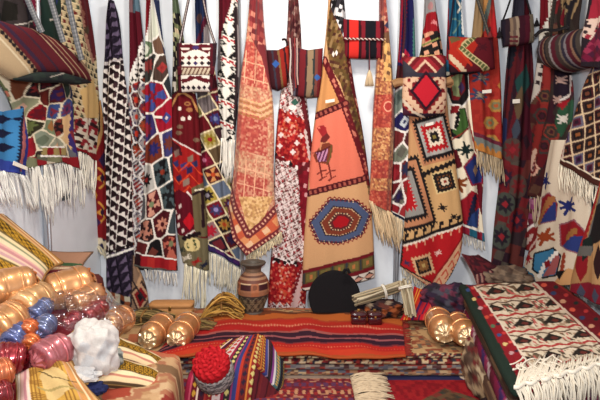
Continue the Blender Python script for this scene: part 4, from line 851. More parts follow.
pillow('flap', b1f, [(176.5, 43), (177, 60), (177.5, 75)], [(217, 43), (216, 60), (214, 75)], [(176.5, 43), (196, 43.5), (217, 43)], [(177.5, 75), (196, 75), (214, 75)], pl.off(.036), .012, .004, parent=r)
for q, c in (([(180, 45), (184, 25), (192, -14)], 0), ([(216, 46), (208, 22), (201, -14)], 1)):
    band('strap', q, 2.6, pl, .02, [(70, 50, 62), (190, 176, 170), (84, 50, 66)], r)
# the pair flanking the red and white carpet
def b2(p):
    p.fill((92, 28, 38)); p.stripes(p.all, (266, 48), (1, -.12), [(5, (72, 24, 34)), (2, (60, 56, 70)), (4, (84, 26, 34)), (2, (130, 96, 60)), (4, (150, 40, 30)), (2, (60, 24, 34)), (6, (168, 46, 32)), (3, (110, 30, 36))])
    p.dia(276, 65, 4, 4, (54, 96, 160))
def b2b(p):
    p.fill((110, 34, 40)); p.stripes(p.all, (292, 48), (1, .04), [(3, (90, 40, 56)), (2, (120, 116, 130)), (3, (70, 34, 46)), (6, (120, 34, 42)), (2, (60, 40, 46)), (6, (146, 122, 96)), (1.5, (50, 60, 60)), (3, (126, 70, 60)), (4, (120, 36, 42))]); p.dia(317, 78, 3.4, 3.4, (60, 100, 160)); p.line([(313, 60), (314, 85), (311, 96)], 1.4, (50, 60, 60))
pl = back(.10); r = bag_root('small maroon and orange striped bag with a blue bead, left of the floral carpet top', 278, 90, pl)
pillow('body', b2, [(266, 50), (268, 70), (270, 88)], [(289, 45), (290, 66), (287, 86)], [(266, 50), (278, 50), (289, 45)], [(270, 88), (278, 91), (287, 86)], pl, .05, .02, parent=r)
band('strap', [(288, 47), (286, 40), (282, 41)], 2, pl, .05, [(60, 40, 44)], r)
r = bag_root('maroon bag with tan and grey upright stripes, right of the floral carpet top', 308, 97, back(.12)); pl = back(.12)
pillow('body', b2b, [(293, 47), (294, 70), (293, 96)], [(323, 48), (322, 75), (319, 97)], [(293, 47), (308, 50), (323, 48)], [(293, 96), (308, 98), (319, 97)], pl, .04, .03, parent=r)
for k in range(4):
    cord('hanging_cord', pl(np.array([290+k*2.3, 291+k*2.1, 290+k*2.4, 292+k*2.]), np.array([40., 56, 76, 95-k*3]))+pl.n*.07, .006, [(190, 176, 170), (100, 40, 50), (150, 60, 60), (180, 150, 140)][k], r)
# red and black bag
def b3(p):
    p.fill((26, 24, 34))
    for x0, x1, c in [(343, 347, (120, 24, 40)), (349, 358, (206, 48, 40)), (361, 365, (130, 30, 44)), (376, 380, (140, 32, 48))]: p.set((p.X >= x0) & (p.X < x1), c)
    p.set((p.X > 358) & (p.X < 361), (60, 16, 26)); p.set((p.X > 380), (70, 22, 34)); m = np.abs(p.Y-40.5) < 0; p.line([(350, 20), (349, 58)], 0, BLK)
pl = back(.13); r = bag_root('red and black striped bag with a braided cord and cream tassel', 362, 59, pl)
pillow('body', b3, [(344, 20), (344, 40), (344, 58)], [(384, 21), (383, 40), (382, 59)], [(344, 19), (364, 21), (384, 21)], [(344, 58), (364, 59), (382, 59)], pl, .04, .03, parent=r)
pillow('flap', b3, [(343.5, 19), (343.5, 39)], [(384, 21), (383.5, 40)], [(343.5, 19), (364, 20.5), (384, 21)], [(343.5, 39), (364, 40.5), (383.5, 40)], pl.off(.034), .012, .003, parent=r)
X = np.linspace(344, 384, 60)
for s in (0, PI): cord('braided_cord', pl(X, 40.2+.02*(X-344)+.7*np.sin(X*1.6+s))+pl.n*(.052+.004*np.cos(X*1.6+s))[:, None], .0042, [(206, 190, 180), (120, 60, 60)][s > 0], r)
tassel('tassel', pl, 368.5, 41, 71, 87, 9, (206, 182, 150), .055, r, (110, 40, 50))
# red bag with cream hooked border
def b4(p):
    p.fill((150, 30, 40)); p.speck(p.all, (400, 50), (6, -6.5), (6, 6.5), [(196, 140, 110), (150, 30, 40), (206, 170, 140), (120, 24, 34)], 3); 
    p.stripes(p.all, (424, 88), (1, .9), [(3, (206, 168, 138)), (4, (128, 24, 34)), (2.6, (150, 34, 42))]); q = p.X < 424; p.stripes(q, (424, 88), (-1, .9), [(3, (206, 168, 138)), (4, (128, 24, 34)), (2.6, (150, 34, 42))])
    p.set(p.Y < 78, (140, 30, 42)); m = p.Y < 78; p.stripes(m, (424, 60), (1, .9), [(2.2, (210, 176, 148)), (4, (120, 26, 36)), (4, (156, 40, 50))]); p.stripes(m & (p.X > 424), (424, 60), (-1, .9), [(2.2, (210, 176, 148)), (4, (120, 26, 36)), (4, (156, 40, 50))])
    p.poly([(402, 60), (416, 74), (402, 78)], (64, 62, 72)); p.poly([(448, 60), (434, 74), (448, 78)], (64, 62, 72)); p.set((p.Y > 73.5) & (p.Y < 78), (60, 56, 68))
    for q in (27, 36): p.line([(424.5-q*.8, 91.5), (424.5, 91.5-q), (424.5+q*.8, 91.5), (424.5, 91.5+q), (424.5-q*.8, 91.5)], 1.6, (210, 174, 146), 2.4, 5.5, p.Y > 78)
    p.dia(424.5, 91.5, 16, 20, (56, 20, 38)); p.dia(424.5, 91.5, 12.5, 16, (196, 34, 52))
    p.set(p.Y > 113.5, (60, 40, 56)); p.line([(402, 100), (412, 112), (424, 118)], 2, (206, 190, 170)); p.poly([(398, 102), (414, 118), (398, 118)], (84, 40, 60))
pl = back(.16); r = bag_root('red bag with a crimson diamond in cream hooked stripes', 424, 118, pl)
pillow('body', b4, [(402, 52), (403, 75), (402, 98), (403, 115)], [(446, 56), (446, 76), (447, 95), (445, 113)], [(402, 50), (408, 55), (424, 56), (440, 54), (446, 56)], [(403, 115), (424, 118), (445, 113)], pl, .05, .04, parent=r)
for q in ([(393, 84), (398, 82), (404, 82)], [(445, 82), (449, 81), (452, 80)]): band('side_tab', q, 8, pl, .0, [(176, 132, 90), (190, 146, 104), (150, 106, 70)], r, th=.02)
band('strap', [(403, 54), (406, 30), (404, -14)], 2.4, pl, .0, [(90, 40, 50), (60, 50, 80)], r)
# red bag with green chevrons
def b5(p):
    p.fill((104, 22, 36)); 
    p.poly([(447, 37), (470, 37), (476, 46), (460, 74), (447, 74)], (176, 44, 30)); p.poly([(449, 38), (456, 37), (462, 40), (450, 44)], (110, 90, 56)); p.line([(473, 37), (459, 49), (470, 58), (486, 70)], 6, (196, 176, 130)); d, al = p.dist([(474, 37), (460, 49), (470, 58), (486, 70)]); p.set((d < 2) & (tri(al/4) > .25), (96, 104, 62))
    p.line([(448, 56), (458, 66), (464, 73)], 3, (206, 180, 150), 1.2, 4); p.poly([(447, 62), (460, 74), (447, 74)], (60, 24, 34)); p.line([(452, 62), (464, 74)], 1.2, (206, 180, 150), 1, 4); p.line([(462, 38), (456, 50), (470, 66)], 2.4, (190, 60, 34)); p.bug(481, 48, 4.5, (84, 20, 34)); p.line([(488, 38), (494, 60)], 2, (80, 26, 40)); p.set(p.Y > 72, (40, 28, 36)); p.set(p.X < 448.5, (30, 30, 44))
pl = back(.14); r = bag_root('red bag with green and cream chevrons on a grey strap', 470, 73, pl)
pillow('body', b5, [(447, 36), (448, 55), (450, 74)], [(493, 37), (494, 55), (495, 69)], [(447, 36), (470, 37.5), (493, 37)], [(450, 74), (470, 74), (495, 69)], pl, .04, .03, parent=r)
band('strap', [(489, 38), (484, 22), (472, -14)], 3, pl, .02, [(78, 76, 74), (120, 112, 100), (70, 66, 66)], r)
band('strap', [(449, 38), (452, 20), (456, -14)], 1.8, pl, -.02, [(50, 40, 60)], r)
tassel('tassel', pl, 488, 28, 33, 39, 4, (130, 50, 50), .04, r)
# small dark striped bag
def b6(p):
    p.fill((34, 28, 40)); 
    for x0, x1, c in [(500, 504, (36, 28, 44)), (504, 508, (54, 34, 44)), (508, 511, (140, 116, 96)), (511, 514, (110, 90, 80)), (514, 517, (160, 140, 120)), (517, 523, (70, 22, 40)), (523, 528, (90, 24, 44)), (528, 531, (120, 108, 92)), (531, 536, (146, 132, 112))]: p.set((p.X >= x0) & (p.X < x1), c)
    p.set((p.Y > 36) & (p.X > 508) & (p.X < 516) & (tri(p.Y/4) > .5), (110, 40, 50))
pl = back(.14); r = bag_root('small dark bag with tan and maroon upright stripes and black pompoms', 518, 47, pl)
pillow('body', b6, [(501, 20), (501, 33), (503, 47)], [(533, 14), (534, 30), (534, 42)], [(501, 20), (517, 16), (533, 14)], [(503, 47), (518, 46), (534, 42)], pl, .04, .03, parent=r)
band('strap', [(502, 21), (507, 8), (514, -14)], 1.6, pl, .02, [(50, 46, 52)], r); band('strap', [(532, 15), (528, 0), (522, -14)], 1.6, pl, -.01, [(50, 46, 52)], r)
tassel('tassel', pl, 498.5, 28, 31, 38, 5, (36, 30, 36), .02, r); tassel('tassel', pl, 535, 19, 21, 27, 5, (30, 26, 32), .03, r)
# striped barrel bag, right wall
def b7(p):
    p.fill((60, 50, 56)); p.stripes(p.all, (540, 40), (1, -.22), [(4, (70, 58, 54)), (2, (110, 98, 86)), (3, (52, 46, 62)), (2, (120, 112, 116)), (4, (84, 24, 40)), (2, (130, 100, 80)), (2, (40, 34, 44)), (4, (72, 62, 56)), (2.4, (140, 132, 132)), (5, (92, 26, 44))])
pl = right(.16); r = bag_root('rounded barrel bag in grey, tan and maroon hoops on the right wall', 570, 72, pl)
pillow('body', b7, [(543, 38), (541, 52), (546, 66)], [(600, 24), (606, 44), (600, 66)], [(543, 38), (570, 32), (600, 24)], [(546, 66), (570, 73), (600, 66)], pl, .11, .07, parent=r, power=2.4)
band('strap', [(548, 36), (556, 29), (570, 31), (584, 26)], 3, pl, .09, [(34, 30, 34), (60, 56, 60)], r)
band('strap', [(553, 36), (554, 24), (560, -20)], 3, pl, .02, [(90, 84, 76), (60, 54, 50)], r)
# large maroon bag, left wall
def b8(p):
    p.fill((96, 30, 40)); t = (p.X-0)*.8-(p.Y-25)*.72
    for a, b, c in [(-90, -11, (184, 160, 126)), (-11, -7, (150, 122, 94)), (-7, -3, (104, 34, 44)), (-3, 1, (64, 38, 66)), (1, 9, (98, 28, 40)), (9, 11, (66, 40, 60)), (11, 20, (104, 30, 42)), (20, 21, (176, 150, 120)), (21, 24, (96, 30, 40)), (24, 25, (160, 130, 104)), (25, 28, (110, 34, 40)), (28, 29, (170, 144, 116)), (29, 34, (100, 34, 40)), (34, 36.5, (150, 124, 100)), (36.5, 60, (112, 38, 44))]: p.set((t >= a) & (t < b), c)
    m = (t > -12) & (t < -6); p.set(m & (np.abs(t+9) < 2.6*tri((p.X+p.Y)/8)), (40, 32, 36))
    p.set((t < -14) & (t > -16), (206, 190, 160))
def b8b(p): p.fill((46, 56, 50)); p.speck(p.all, (10, 70), (6, 1), (0, 3), [(46, 58, 52), (40, 46, 46), (34, 40, 44)], 2); p.line([(45, 77), (60, 73)], .9, (170, 160, 150)); p.poly([(76, 80), (84, 77), (93, 82), (88, 86), (78, 84)], (40, 34, 36))
pl = left(.17); r = bag_root('large maroon striped saddle bag on grey straps, upper left', 40, 80, pl)
pillow('body', b8, [(-20, 14), (-20, 40), (-14, 62)], [(84, 64), (89, 74), (91, 82)], [(-20, 14), (10, 24), (30, 28), (56, 40), (84, 64)], [(-14, 62), (14, 80), (36, 73), (62, 73), (91, 82)], pl, .035, .05, parent=r, power=5)
pillow('underside', b8b, [(13, 79), (15, 80)], [(91, 82), (91, 83)], [(13, 79), (34, 72), (60, 72), (78, 77), (91, 82)], [(15, 80), (34, 83), (60, 83), (76, 85), (91, 83)], pl.off(.02), .03, .03, parent=r)
for q in ([(33, 32), (24, 14), (10, -20)], [(55, 42), (48, 20), (36, -20)], [(74, 60), (66, 30), (56, -20)]): band('strap', q, 5, pl, .05, [(136, 138, 142), (180, 180, 180), (124, 126, 132), (160, 160, 162)], r)

# ------------------------------------------------------------------ piles of goods
def slab(name, quad, z0, z1, paint, cell=.007, parent=None, mat=None, wav=.0, seed=0, m=7):
    "folded textile: quad = back-left, back-right, front-right, front-left (x, y); rounded folded edges"
    Q = np.array(quad, float); h = z1-z0; c = Q.mean(0)
    r = min(h/2, .045)
    wx = np.hypot(*(Q[1]-Q[0])); wy = np.hypot(*(Q[3]-Q[0]))
    nu = int(wx/cell)+3; nv = int(wy/cell)+3
    u = np.linspace(r/wx, 1-r/wx, nu)[None, :, None]; v = np.linspace(r/wy, 1-r/wy, nv)[:, None, None]
    XY = (1-u)*(1-v)*Q[0]+u*(1-v)*Q[1]+u*v*Q[2]+(1-u)*v*Q[3]
    Z = z1+wav*np.sin(XY[..., 0]*14+seed)*np.sin(XY[..., 1]*9+seed*2)+wav*.6*np.sin(XY[..., 0]*31+XY[..., 1]*17)
    Wt = np.concatenate([XY, Z[..., None]], -1).reshape(-1, 3)
    t = np.arange(nu); lp = np.concatenate([t, np.arange(1, nv)*nu+nu-1, (nv-1)*nu+np.arange(nu-2, -1, -1), np.arange(nv-2, 0, -1)*nu])
    B = Wt[lp]; nx = np.roll(B, -1, 0)-np.roll(B, 1, 0); out = np.stack([-nx[:, 1], nx[:, 0]], 1)
    out /= np.hypot(*out.T)[:, None]+1e-9
    if ((B[:, :2]-c)*out).sum() < 0: out = -out
    rings = []
    for k in range(1, m+1):
        th = PI*k/m
        rr = r*np.sin(th)**.6*(1+.06*np.sin(np.arange(len(B))*.07+seed))
        R_ = B.copy(); R_[:, :2] += out*rr[:, None]; R_[:, 2] = (z0+z1)/2+h/2*math.cos(th)+(B[:, 2]-z1)*(1-k/m); rings.append(R_)
    V = np.concatenate([Wt]+rings); n0 = nu*nv; nb = len(lp)
    f = [gridfaces(nv, nu)]
    prev = lp
    for k in range(m):
        cur = n0+k*nb+np.arange(nb); f.append(np.stack([prev, np.roll(prev, -1), np.roll(cur, -1), cur], 1)); prev = cur
    F4 = np.concatenate(f); X, Y = proj(V); p = Pt(X, Y, V); p.side = np.arange(len(V)) >= n0; paint(p)
    return build(name, V, [F4, prev[::-1][None]], p.C, mat or WOOL, parent)
def depth_x(px, d): return (px-300)/F*d

def p_floral(p):
    X, Y, Z = p.W[:, 0], p.W[:, 1], p.W[:, 2]
    p.fill((166, 130, 96)); q = Pt(X*175, Z*330, p.W)
    q2 = Pt(X*175, Y*175, p.W); q2.speck(q2.all, (0, 0), (5, .6), (.4, 5), [(176, 140, 100), (190, 156, 112), (150, 110, 80), (180, 130, 90), (150, 84, 60), (120, 104, 84)], 2); q2.speck(q2.all, (3, 2), (17, 2), (-3, 13), [(184, 110, 74), (186, 150, 108), (190, 156, 112)], 8, .4)
    p.C = q2.C
    q.speck(p.side, (0, 0), (2.6, .2), (.4, 3.0), [(130, 50, 46), (206, 186, 152), (92, 40, 44), (92, 98, 96), (170, 76, 56), (60, 44, 48), (190, 160, 120), (120, 60, 60)], 6); m = p.side
    p.C[m] = q.C[m]
    
    bl = p.side & (np.abs(((X+.02)/.07) % 1-.5) < .2) & (Z > .250) & (Z < .262); p.set(bl, (206, 186, 150)); bl = p.side & (np.abs(((X)/.11) % 1-.5) < .16) & (Z > .264) & (Z < .272); p.set(bl, (70, 52, 54))
GP = 'folded rugs stacked in the middle'
def edge_paint(base, pal, sx, sz, seed, dots=None):
    def f(p):
        p.fill(base); q = Pt(p.W[:, 0]*175, p.W[:, 2]*400); q.speck(q.all, (0, 0), (sx, .15), (.3, sz), pal, seed)
        if dots: m = (np.abs(((p.W[:, 0]+.01*seed)/dots[1]) % 1-.5) < .22) & (np.abs(p.W[:, 2]-dots[2]) < .006); q.set(m, dots[0])
        p.C = q.C
    return f
o = slab('folded_rug', [(-1.2, -.17), (1.02, -.17), (1.0, -1.05), (-1.18, -1.05)], .247, .28, p_floral, .008, wav=.002)
tag(o, 'beige floral folded rug directly under the red striped runner, top of the stack', 'rug', GP)
o = slab('folded_rug', [(-1.19, -.17), (1.03, -.17), (1.02, -1.07), (-1.17, -1.06)], .218, .247, edge_paint((120, 36, 42), [(126, 36, 42), (196, 168, 130), (76, 34, 40), (150, 50, 46), (60, 60, 70), (170, 120, 84)], 3.2, 4.2, 3, ((206, 184, 150), .09, .232)), .008, seed=5)
tag(o, 'dark red and cream folded rug, second down in the middle stack', 'rug', GP)
o = slab('folded_rug', [(-1.18, -.18), (1.0, -.18), (1.01, -1.08), (-1.16, -1.07)], .190, .218, edge_paint((120, 112, 112), [(124, 116, 116), (104, 100, 108), (140, 124, 116), (150, 60, 50), (160, 146, 130), (92, 60, 60)], 5, 4.6, 4), .008, seed=2)
tag(o, 'grey folded rug, third down in the middle stack', 'rug', GP)
o = slab('folded_rug', [(-1.18, -.18), (1.02, -.18), (1.0, -1.10), (-1.16, -1.09)], .165, .190, edge_paint((150, 110, 84), [(160, 120, 90), (130, 50, 44), (176, 150, 116), (110, 80, 66), (100, 100, 110)], 4, 3.4, 7), .008, seed=6)
tag(o, 'tan folded rug, lowest of the thin rugs under the runner', 'rug', GP)
def p_redrug(p):
    X, Y = p.W[:, 0], p.W[:, 1]; p.fill((150, 24, 36)); p.speck(p.all, (0, 0), (4, .4), (.2, 3), [(156, 26, 38), (140, 22, 34), (164, 34, 40)], 4)
    q = Pt(X*175, Y*175); q.C = p.C; m = (Y < -1.24) & (X > .55); q.speck(m & (np.abs((X-.8)/.3)+np.abs((Y+1.5)/.26) < 1), (0, 0), (4, 3), (-3, 4), [(86, 66, 50), (110, 84, 60), (70, 70, 60), (130, 60, 50)], 5); p.C = q.C
    p.set((Y > -1.14), (52, 52, 92))
    d = np.abs((X-1.02)+(Y+1.3)*.3); p.set((d < .03) & (tri(Y*14) > .4), (200, 180, 160))
o = slab('folded_rug', [(.40, -.6), (1.16, -.6), (1.2, -1.62), (.36, -1.62)], .0, .16, p_redrug, .008, seed=3)
tag(o, 'bright red folded rug with dark medallion at the bottom right of the middle stack', 'rug', GP)
def p_purp(p):
    X, Y = p.W[:, 0], p.W[:, 1]; p.fill((130, 44, 52)); q = Pt(X*185, Y*185)
    q.fill((136, 46, 52)); q.speck(q.all, (0, 0), (3.4, .3), (.3, 3.2), [(146, 42, 46), (124, 44, 60), (160, 52, 48), (126, 36, 48), (176, 126, 100), (104, 40, 52)], 3); st = np.floor(Y*22).astype(int) % 4; m = st == 1; q.set(m & (tri(X*24) > .35), (104, 60, 92)); m = st == 3; q.set(m & (tri(X*24) > .6), (190, 140, 104)); p.C = q.C
    p.set(Y > -1.13, (150, 130, 116))
r = tag(empty('folded_rug', (-.05, -1.3, 0)), 'purple red patterned folded rug with a cream fringe end, lowest in front', 'rug', GP)
slab('woven_panel', [(-1.0, -.6), (.33, -.6), (.31, -1.66), (-.45, -1.66)], .0, .165, p_purp, .008, seed=4, parent=r)
rnd = random.Random(5); P = []
for k in range(150):
    y = -1.13-.5*k/150; x0 = .30; t = np.linspace(0, 1, 6); ln = .17+rnd.uniform(-.04, .04)
    P.append(np.stack([x0-.01+ln*t, y+rnd.uniform(-.03, .03)*t+.01*np.sin(t*6+k), .168+.022*np.sin(PI*t*.9)+rnd.uniform(-.002, .01)], 1))
V, f = tubes(P, .004, 4); build('fringe', V, f, (206, 184, 154), YARN, r)

# the striped runner
def p_run(p):
    T = np.interp(p.X, [150, 165, 188, 215, 240, 300, 330, 402], [350, 333, 319, 314.5, 312, 312, 312, 318]); B = np.interp(p.X, [150, 200, 270, 330, 406], [364, 353, 354.5, 356.5, 357.5])
    t = (p.Y-T)/(B-T); t = t+.012*np.sin(p.X*.09)+.008*np.sin(p.X*.21)
    for a, b, c in [(-1, .05, (120, 66, 40)), (.05, .17, (190, 104, 46)), (.17, .2, (176, 72, 44)), (.2, .3, (186, 50, 36)), (.3, .33, (196, 84, 66)), (.33, .45, (178, 38, 36)), (.45, .49, (170, 96, 90)), (.49, .575, (66, 34, 52)), (.575, .61, (160, 92, 96)), (.61, .69, (62, 30, 50)), (.69, .72, (130, 52, 60)), (.72, .84, (190, 42, 34)), (.84, .95, (200, 66, 38)), (.95, 2, (176, 84, 40))]: p.set((t >= a) & (t < b), c)
    p.set((np.abs(t-.315) < .02) & (tri(p.X/3) > .5), (206, 130, 100)); p.set((np.abs(t-.79) < .012) & (tri(p.X/3) > .6), (206, 110, 80))
pl = flat(.292)
T = [(188, 319), (215, 314.5), (240, 312), (300, 312), (340, 312), (402, 318)]; B = [(150, 362), (200, 353), (270, 354.5), (330, 356.5), (406, 357.5)]
Sx, u, v = coons(T, B, [(188, 319), (172, 334), (150, 362)], [(402, 318), (404, 340), (406, 357.5)], 330, 70)
W = pl(Sx[..., 0], Sx[..., 1]); p = Pt(Sx[..., 0], Sx[..., 1], W); p_run(p)
W = W+np.array([0, 0, 1])*(.004+.008*np.sin(W[..., 0]*11+2*np.sin(W[..., 1]*5))*np.sin(W[..., 1]*16+W[..., 0]*3)+.004*np.sin(W[..., 0]*23))[..., None]
r = tag(empty('runner', [W[..., 0].mean(), W[..., 1].mean(), .29]), 'red and orange striped woven runner laid across the middle stack', 'runner')
shell('woven_panel', W, np.broadcast_to(np.array([0, 0, 1.]), W.shape), .012, p.C, WOOL, r)
P = []
for k in range(50):
    a = pl(np.array([402+4*k/50, 408+4*k/50+rnd.uniform(-1, 2)]), np.array([318+39*k/50, 318.5+39*k/50+rnd.uniform(-1, 1)]))+np.array([0, 0, .006]); t = np.linspace(0, 1, 4)[:, None]; P.append(a[0]*(1-t)+a[1]*t)
V, f = tubes(P, .0035, 4); build('fringe', V, f, (150, 50, 40), YARN, r)

# right hand stack with the fringed rug
def px_z(pts, z): return [tuple(flat(z)(np.array([float(x)]), np.array([float(y)]))[0][:2]) for x, y in pts]
def p_top(p):
    p.fill((120, 22, 36))
    X, Y = p.X, p.Y
    p.poly([(440, 276), (472, 283), (545, 410), (440, 410)], (36, 54, 44)); p.poly([(466, 283), (476, 283), (548, 392), (530, 400)], (146, 24, 38)); p.poly([(468, 284), (475, 284), (536, 372), (524, 372)], (150, 26, 38))
    fld = p.poly([(473, 284), (531, 281), (608, 352), (548, 384), (532, 368)]); p.set(fld, (208, 192, 168))
    # birds in rows: lattice across the field
    i, j, a, b = p.lat((474, 285), (27, -2.5), (13, 19.5))
    hs = hsh(i, j, 3); off = (j % 2)*.5
    i2, j2, a2, b2 = p.lat((474, 285), (30, -3), (14, 16))
    a3 = (a2+.5*(j2 % 2)) % 1
    p.speck(fld, (470, 280), (3.2, .8), (1.6, 2.6), [(206, 190, 166), (214, 198, 176), (206, 190, 166), (176, 150, 124), (210, 194, 170)], 6)
    zz = np.abs(b2-.86-.12*tri(a3*2)) < .06; p.set(fld & zz, (176, 58, 58)); zz = np.abs(b2-.10-.10*tri(a3*2+.5)) < .04; p.set(fld & zz, (110, 84, 70)); p.set(fld & (np.abs(a3) < .13) & (np.abs(b2-.5) < .12), (196, 100, 96)); p.speck(fld & (np.abs(a3-.5) > .3) & (b2 > .25) & (b2 < .75), (470, 280), (3.2, 1.2), (2, 2.6), [(210, 194, 170), (120, 96, 74), (210, 194, 170), (90, 80, 64), (190, 96, 90)], 4)
    bird = (np.abs(a3-.5)/.32+np.abs(b2-.5)/.30 < 1) & (b2 < .64); p.set(fld & bird, (48, 40, 34)); p.set(fld & (np.abs(a3-.54)/.14+np.abs(b2-.5)/.12 < 1), (112, 52, 44)); p.set(fld & (np.abs(a3-.2)/.09+np.abs(b2-.58)/.10 < 1), (60, 46, 40))
    for k in range(12):
        x, y = 468+k*6.2, 290+k*9.0; p.ell(x, y, 2.3, 1.8, [(60, 84, 130), (206, 180, 120), (190, 150, 150), (200, 80, 60), (90, 120, 90)][k % 5]); p.ell(x+5, y-2, 2.2, 1.4, [(214, 90, 80), (70, 40, 60), (200, 60, 60)][k % 3])
    p.line([(473, 284), (550, 394)], 1.6, (214, 196, 176)); p.line([(531, 280), (612, 352)], 2.2, (206, 186, 166))
    m = p.poly([(534, 278), (570, 276), (660, 350), (612, 352)]); 
    for k in range(9): p.ell(544+k*9.5, 285+k*8.2, 3, 2, [(206, 90, 70), (60, 70, 110), (200, 150, 120)][k % 3]); p.ell(556+k*10, 287+k*8, 2.4, 1.8, [(40, 54, 50), (190, 60, 60)][k % 2])
    p.poly([(556, 282), (640, 340), (660, 336), (580, 276)], (60, 62, 46)); p.line([(553, 281), (640, 345)], 1.5, (140, 40, 40))
    m = p.poly([(466, 286), (478, 286), (520, 281), (538, 279), (530, 276), (470, 278)]); p.speck(m, (466, 276), (8, -1), (1, 5), [(120, 24, 38), (60, 70, 100), (150, 40, 44), (190, 140, 120)], 7)
zt = .60
TQ = px_z([(459, 284), (560, 280), (645, 352), (513, 389)], zt)
r = tag(empty('kilim', (np.mean([q[0] for q in TQ]), np.mean([q[1] for q in TQ]), zt-.02)), 'cream kilim with dark birds and red zigzags folded on top of the right hand stack', 'kilim')
slab('woven_panel', TQ, zt-.045, zt, p_top, .007, parent=r, wav=.004, seed=1)
# knotted netting and long fringe over its front end
P = []; C = []; rn = random.Random(9); zf = flat(zt+.006)
for k in range(90):
    x0 = 516+k*1.0; y0 = 385-k*.27+rn.uniform(-1, 1); back_ = 10*(rn.random()**2)+ (16 if k < 34 else 5)
    a = zf(np.array([x0+rn.uniform(4, 12)*(1 if k < 40 else .2), x0]), np.array([y0-back_, y0])); b = a[1].copy()
    t = np.linspace(0, 1, 4)[:, None]; seg = a[0]*(1-t)+a[1]*t; seg[:, 2] += .006*np.sin(t[:, 0]*3)
    out = np.array([.35, -.94, 0])*.035; ln = .055+rn.uniform(-.02, .03)
    dr = [b+out*s+np.array([rn.uniform(-.008, .008), 0, -ln*s**2]) for s in (.35, .7, 1.0)]+[b+out*1.1+np.array([rn.uniform(-.01, .01), rn.uniform(-.01, .01), -ln-.06-rn.uniform(0, .03)])]
    P.append(np.concatenate([seg, np.array(dr)]))
V, f = tubes(P, .0042, 4); build('fringe', V, f, (222, 210, 190), YARN, r)
E = zf(np.linspace(514, 606, 60), 387-.27*np.linspace(0, 92, 60)+1.2*np.sin(np.arange(60)*.7))
cord('knotted_hem', E, .009, (226, 214, 196), r)
P = []
for k in range(26):
    x0 = 518+rn.uniform(0, 40); y0 = 385-(x0-518)*.27-rn.uniform(2, 26)
    n = 14; th = np.linspace(0, rn.uniform(2, 5), n); a = zf(x0+np.cumsum(np.cos(th*rn.uniform(.6, 1.4)+rn.uniform(0, 6))*1.6), y0+np.cumsum(np.sin(th)*.9)); a[:, 2] += .006; P.append(a)
V, f = tubes(P, .0034, 4); build('tangled_yarn', V, f, (224, 212, 194), YARN, r)
def shrink(Q, s, dy=0): c = np.mean(np.array(Q), 0); return [tuple(c+(np.array(q)-c)*s+np.array([0, dy])) for q in Q]
cols = [((84, 60, 50), (130, 104, 80)), ((120, 30, 60), (90, 50, 110)), ((150, 120, 92), (96, 70, 56)), ((60, 44, 48), (120, 90, 74)), ((110, 40, 44), (150, 110, 80))]
labs = ['brown folded rug directly under the cream bird kilim', 'magenta and purple striped folded rug, second under the bird kilim', 'beige folded rug in the middle of the right hand stack', 'dark folded rug low in the right hand stack', 'dull red folded rug at the base of the right hand stack']
zs = [.555, .46, .35, .24, .12, 0]
for k in range(5):
    def pp(p, k=k):
        a, b = cols[k]; q = Pt(p.W[:, 0]*175, p.W[:, 2]*400); q.fill(a)
        if k == 1:
            q = Pt(p.W[:, 0]*175, p.W[:, 1]*175); q.fill(a); q.stripes(q.all, (0, 0), (1, -.4), [(4, (130, 30, 70)), (3, (70, 44, 100)), (3, (150, 50, 90)), (2, (180, 160, 160)), (4, (104, 26, 50))])
        else: q.speck(q.all, (0, 0), (30, 1), (1, 7), [a, b, a], k)
        p.C = q.C
    Qk = shrink(TQ, .93-.006*k, .012)
    o = slab('folded_rug', Qk, zs[k+1], zs[k], pp, .03 if k != 1 else .01, seed=k); tag(o, labs[k], 'rug', 'folded rugs under the bird kilim')

# ------------------------------------------------------------------ soft heaps and cushions
def lump(name, c, r, paint, seed=0, amp=.3, freq=2.2, mat=None, parent=None, n=56, base=None, sharp=0):
    nv = n//2; th = np.linspace(.02, PI-.02, nv)[:, None]; ph = np.linspace(0, 2*PI, n, endpoint=False)[None]
    D = np.stack([np.sin(th)*np.cos(ph), np.sin(th)*np.sin(ph), np.cos(th)*np.ones_like(ph)], -1).reshape(-1, 3)
    nz = np.array([mnoise.noise(Vector(d*freq+seed*3.1)) + .5*mnoise.noise(Vector(d*freq*2.3+seed))*1 for d in D])
    if sharp: nz = nz-sharp*np.abs(np.array([mnoise.noise(Vector(d*freq*1.7+seed*7)) for d in D]))
    V = D*(1+amp*nz)[:, None]*np.array(r)+np.array(c)
    if base is not None: V[:, 2] = np.maximum(V[:, 2], base+.0015*(V[:, 0]-c[0]))
    X, Y = proj(V); p = Pt(X, Y, V)
    if callable(paint): paint(p)
    else: p.fill(paint)
    a = (np.arange(nv-1)[:, None]*n+np.arange(n)[None]); b = (np.arange(nv-1)[:, None]*n+(np.arange(n)+1)[None] % n)
    f = np.stack([a, a+n, b+n, b], -1).reshape(-1, 4)
    return build(name, V, [f, np.arange(n)[None], (nv-1)*n+np.arange(n)[::-1][None]], p.C, mat or WOOL, parent)
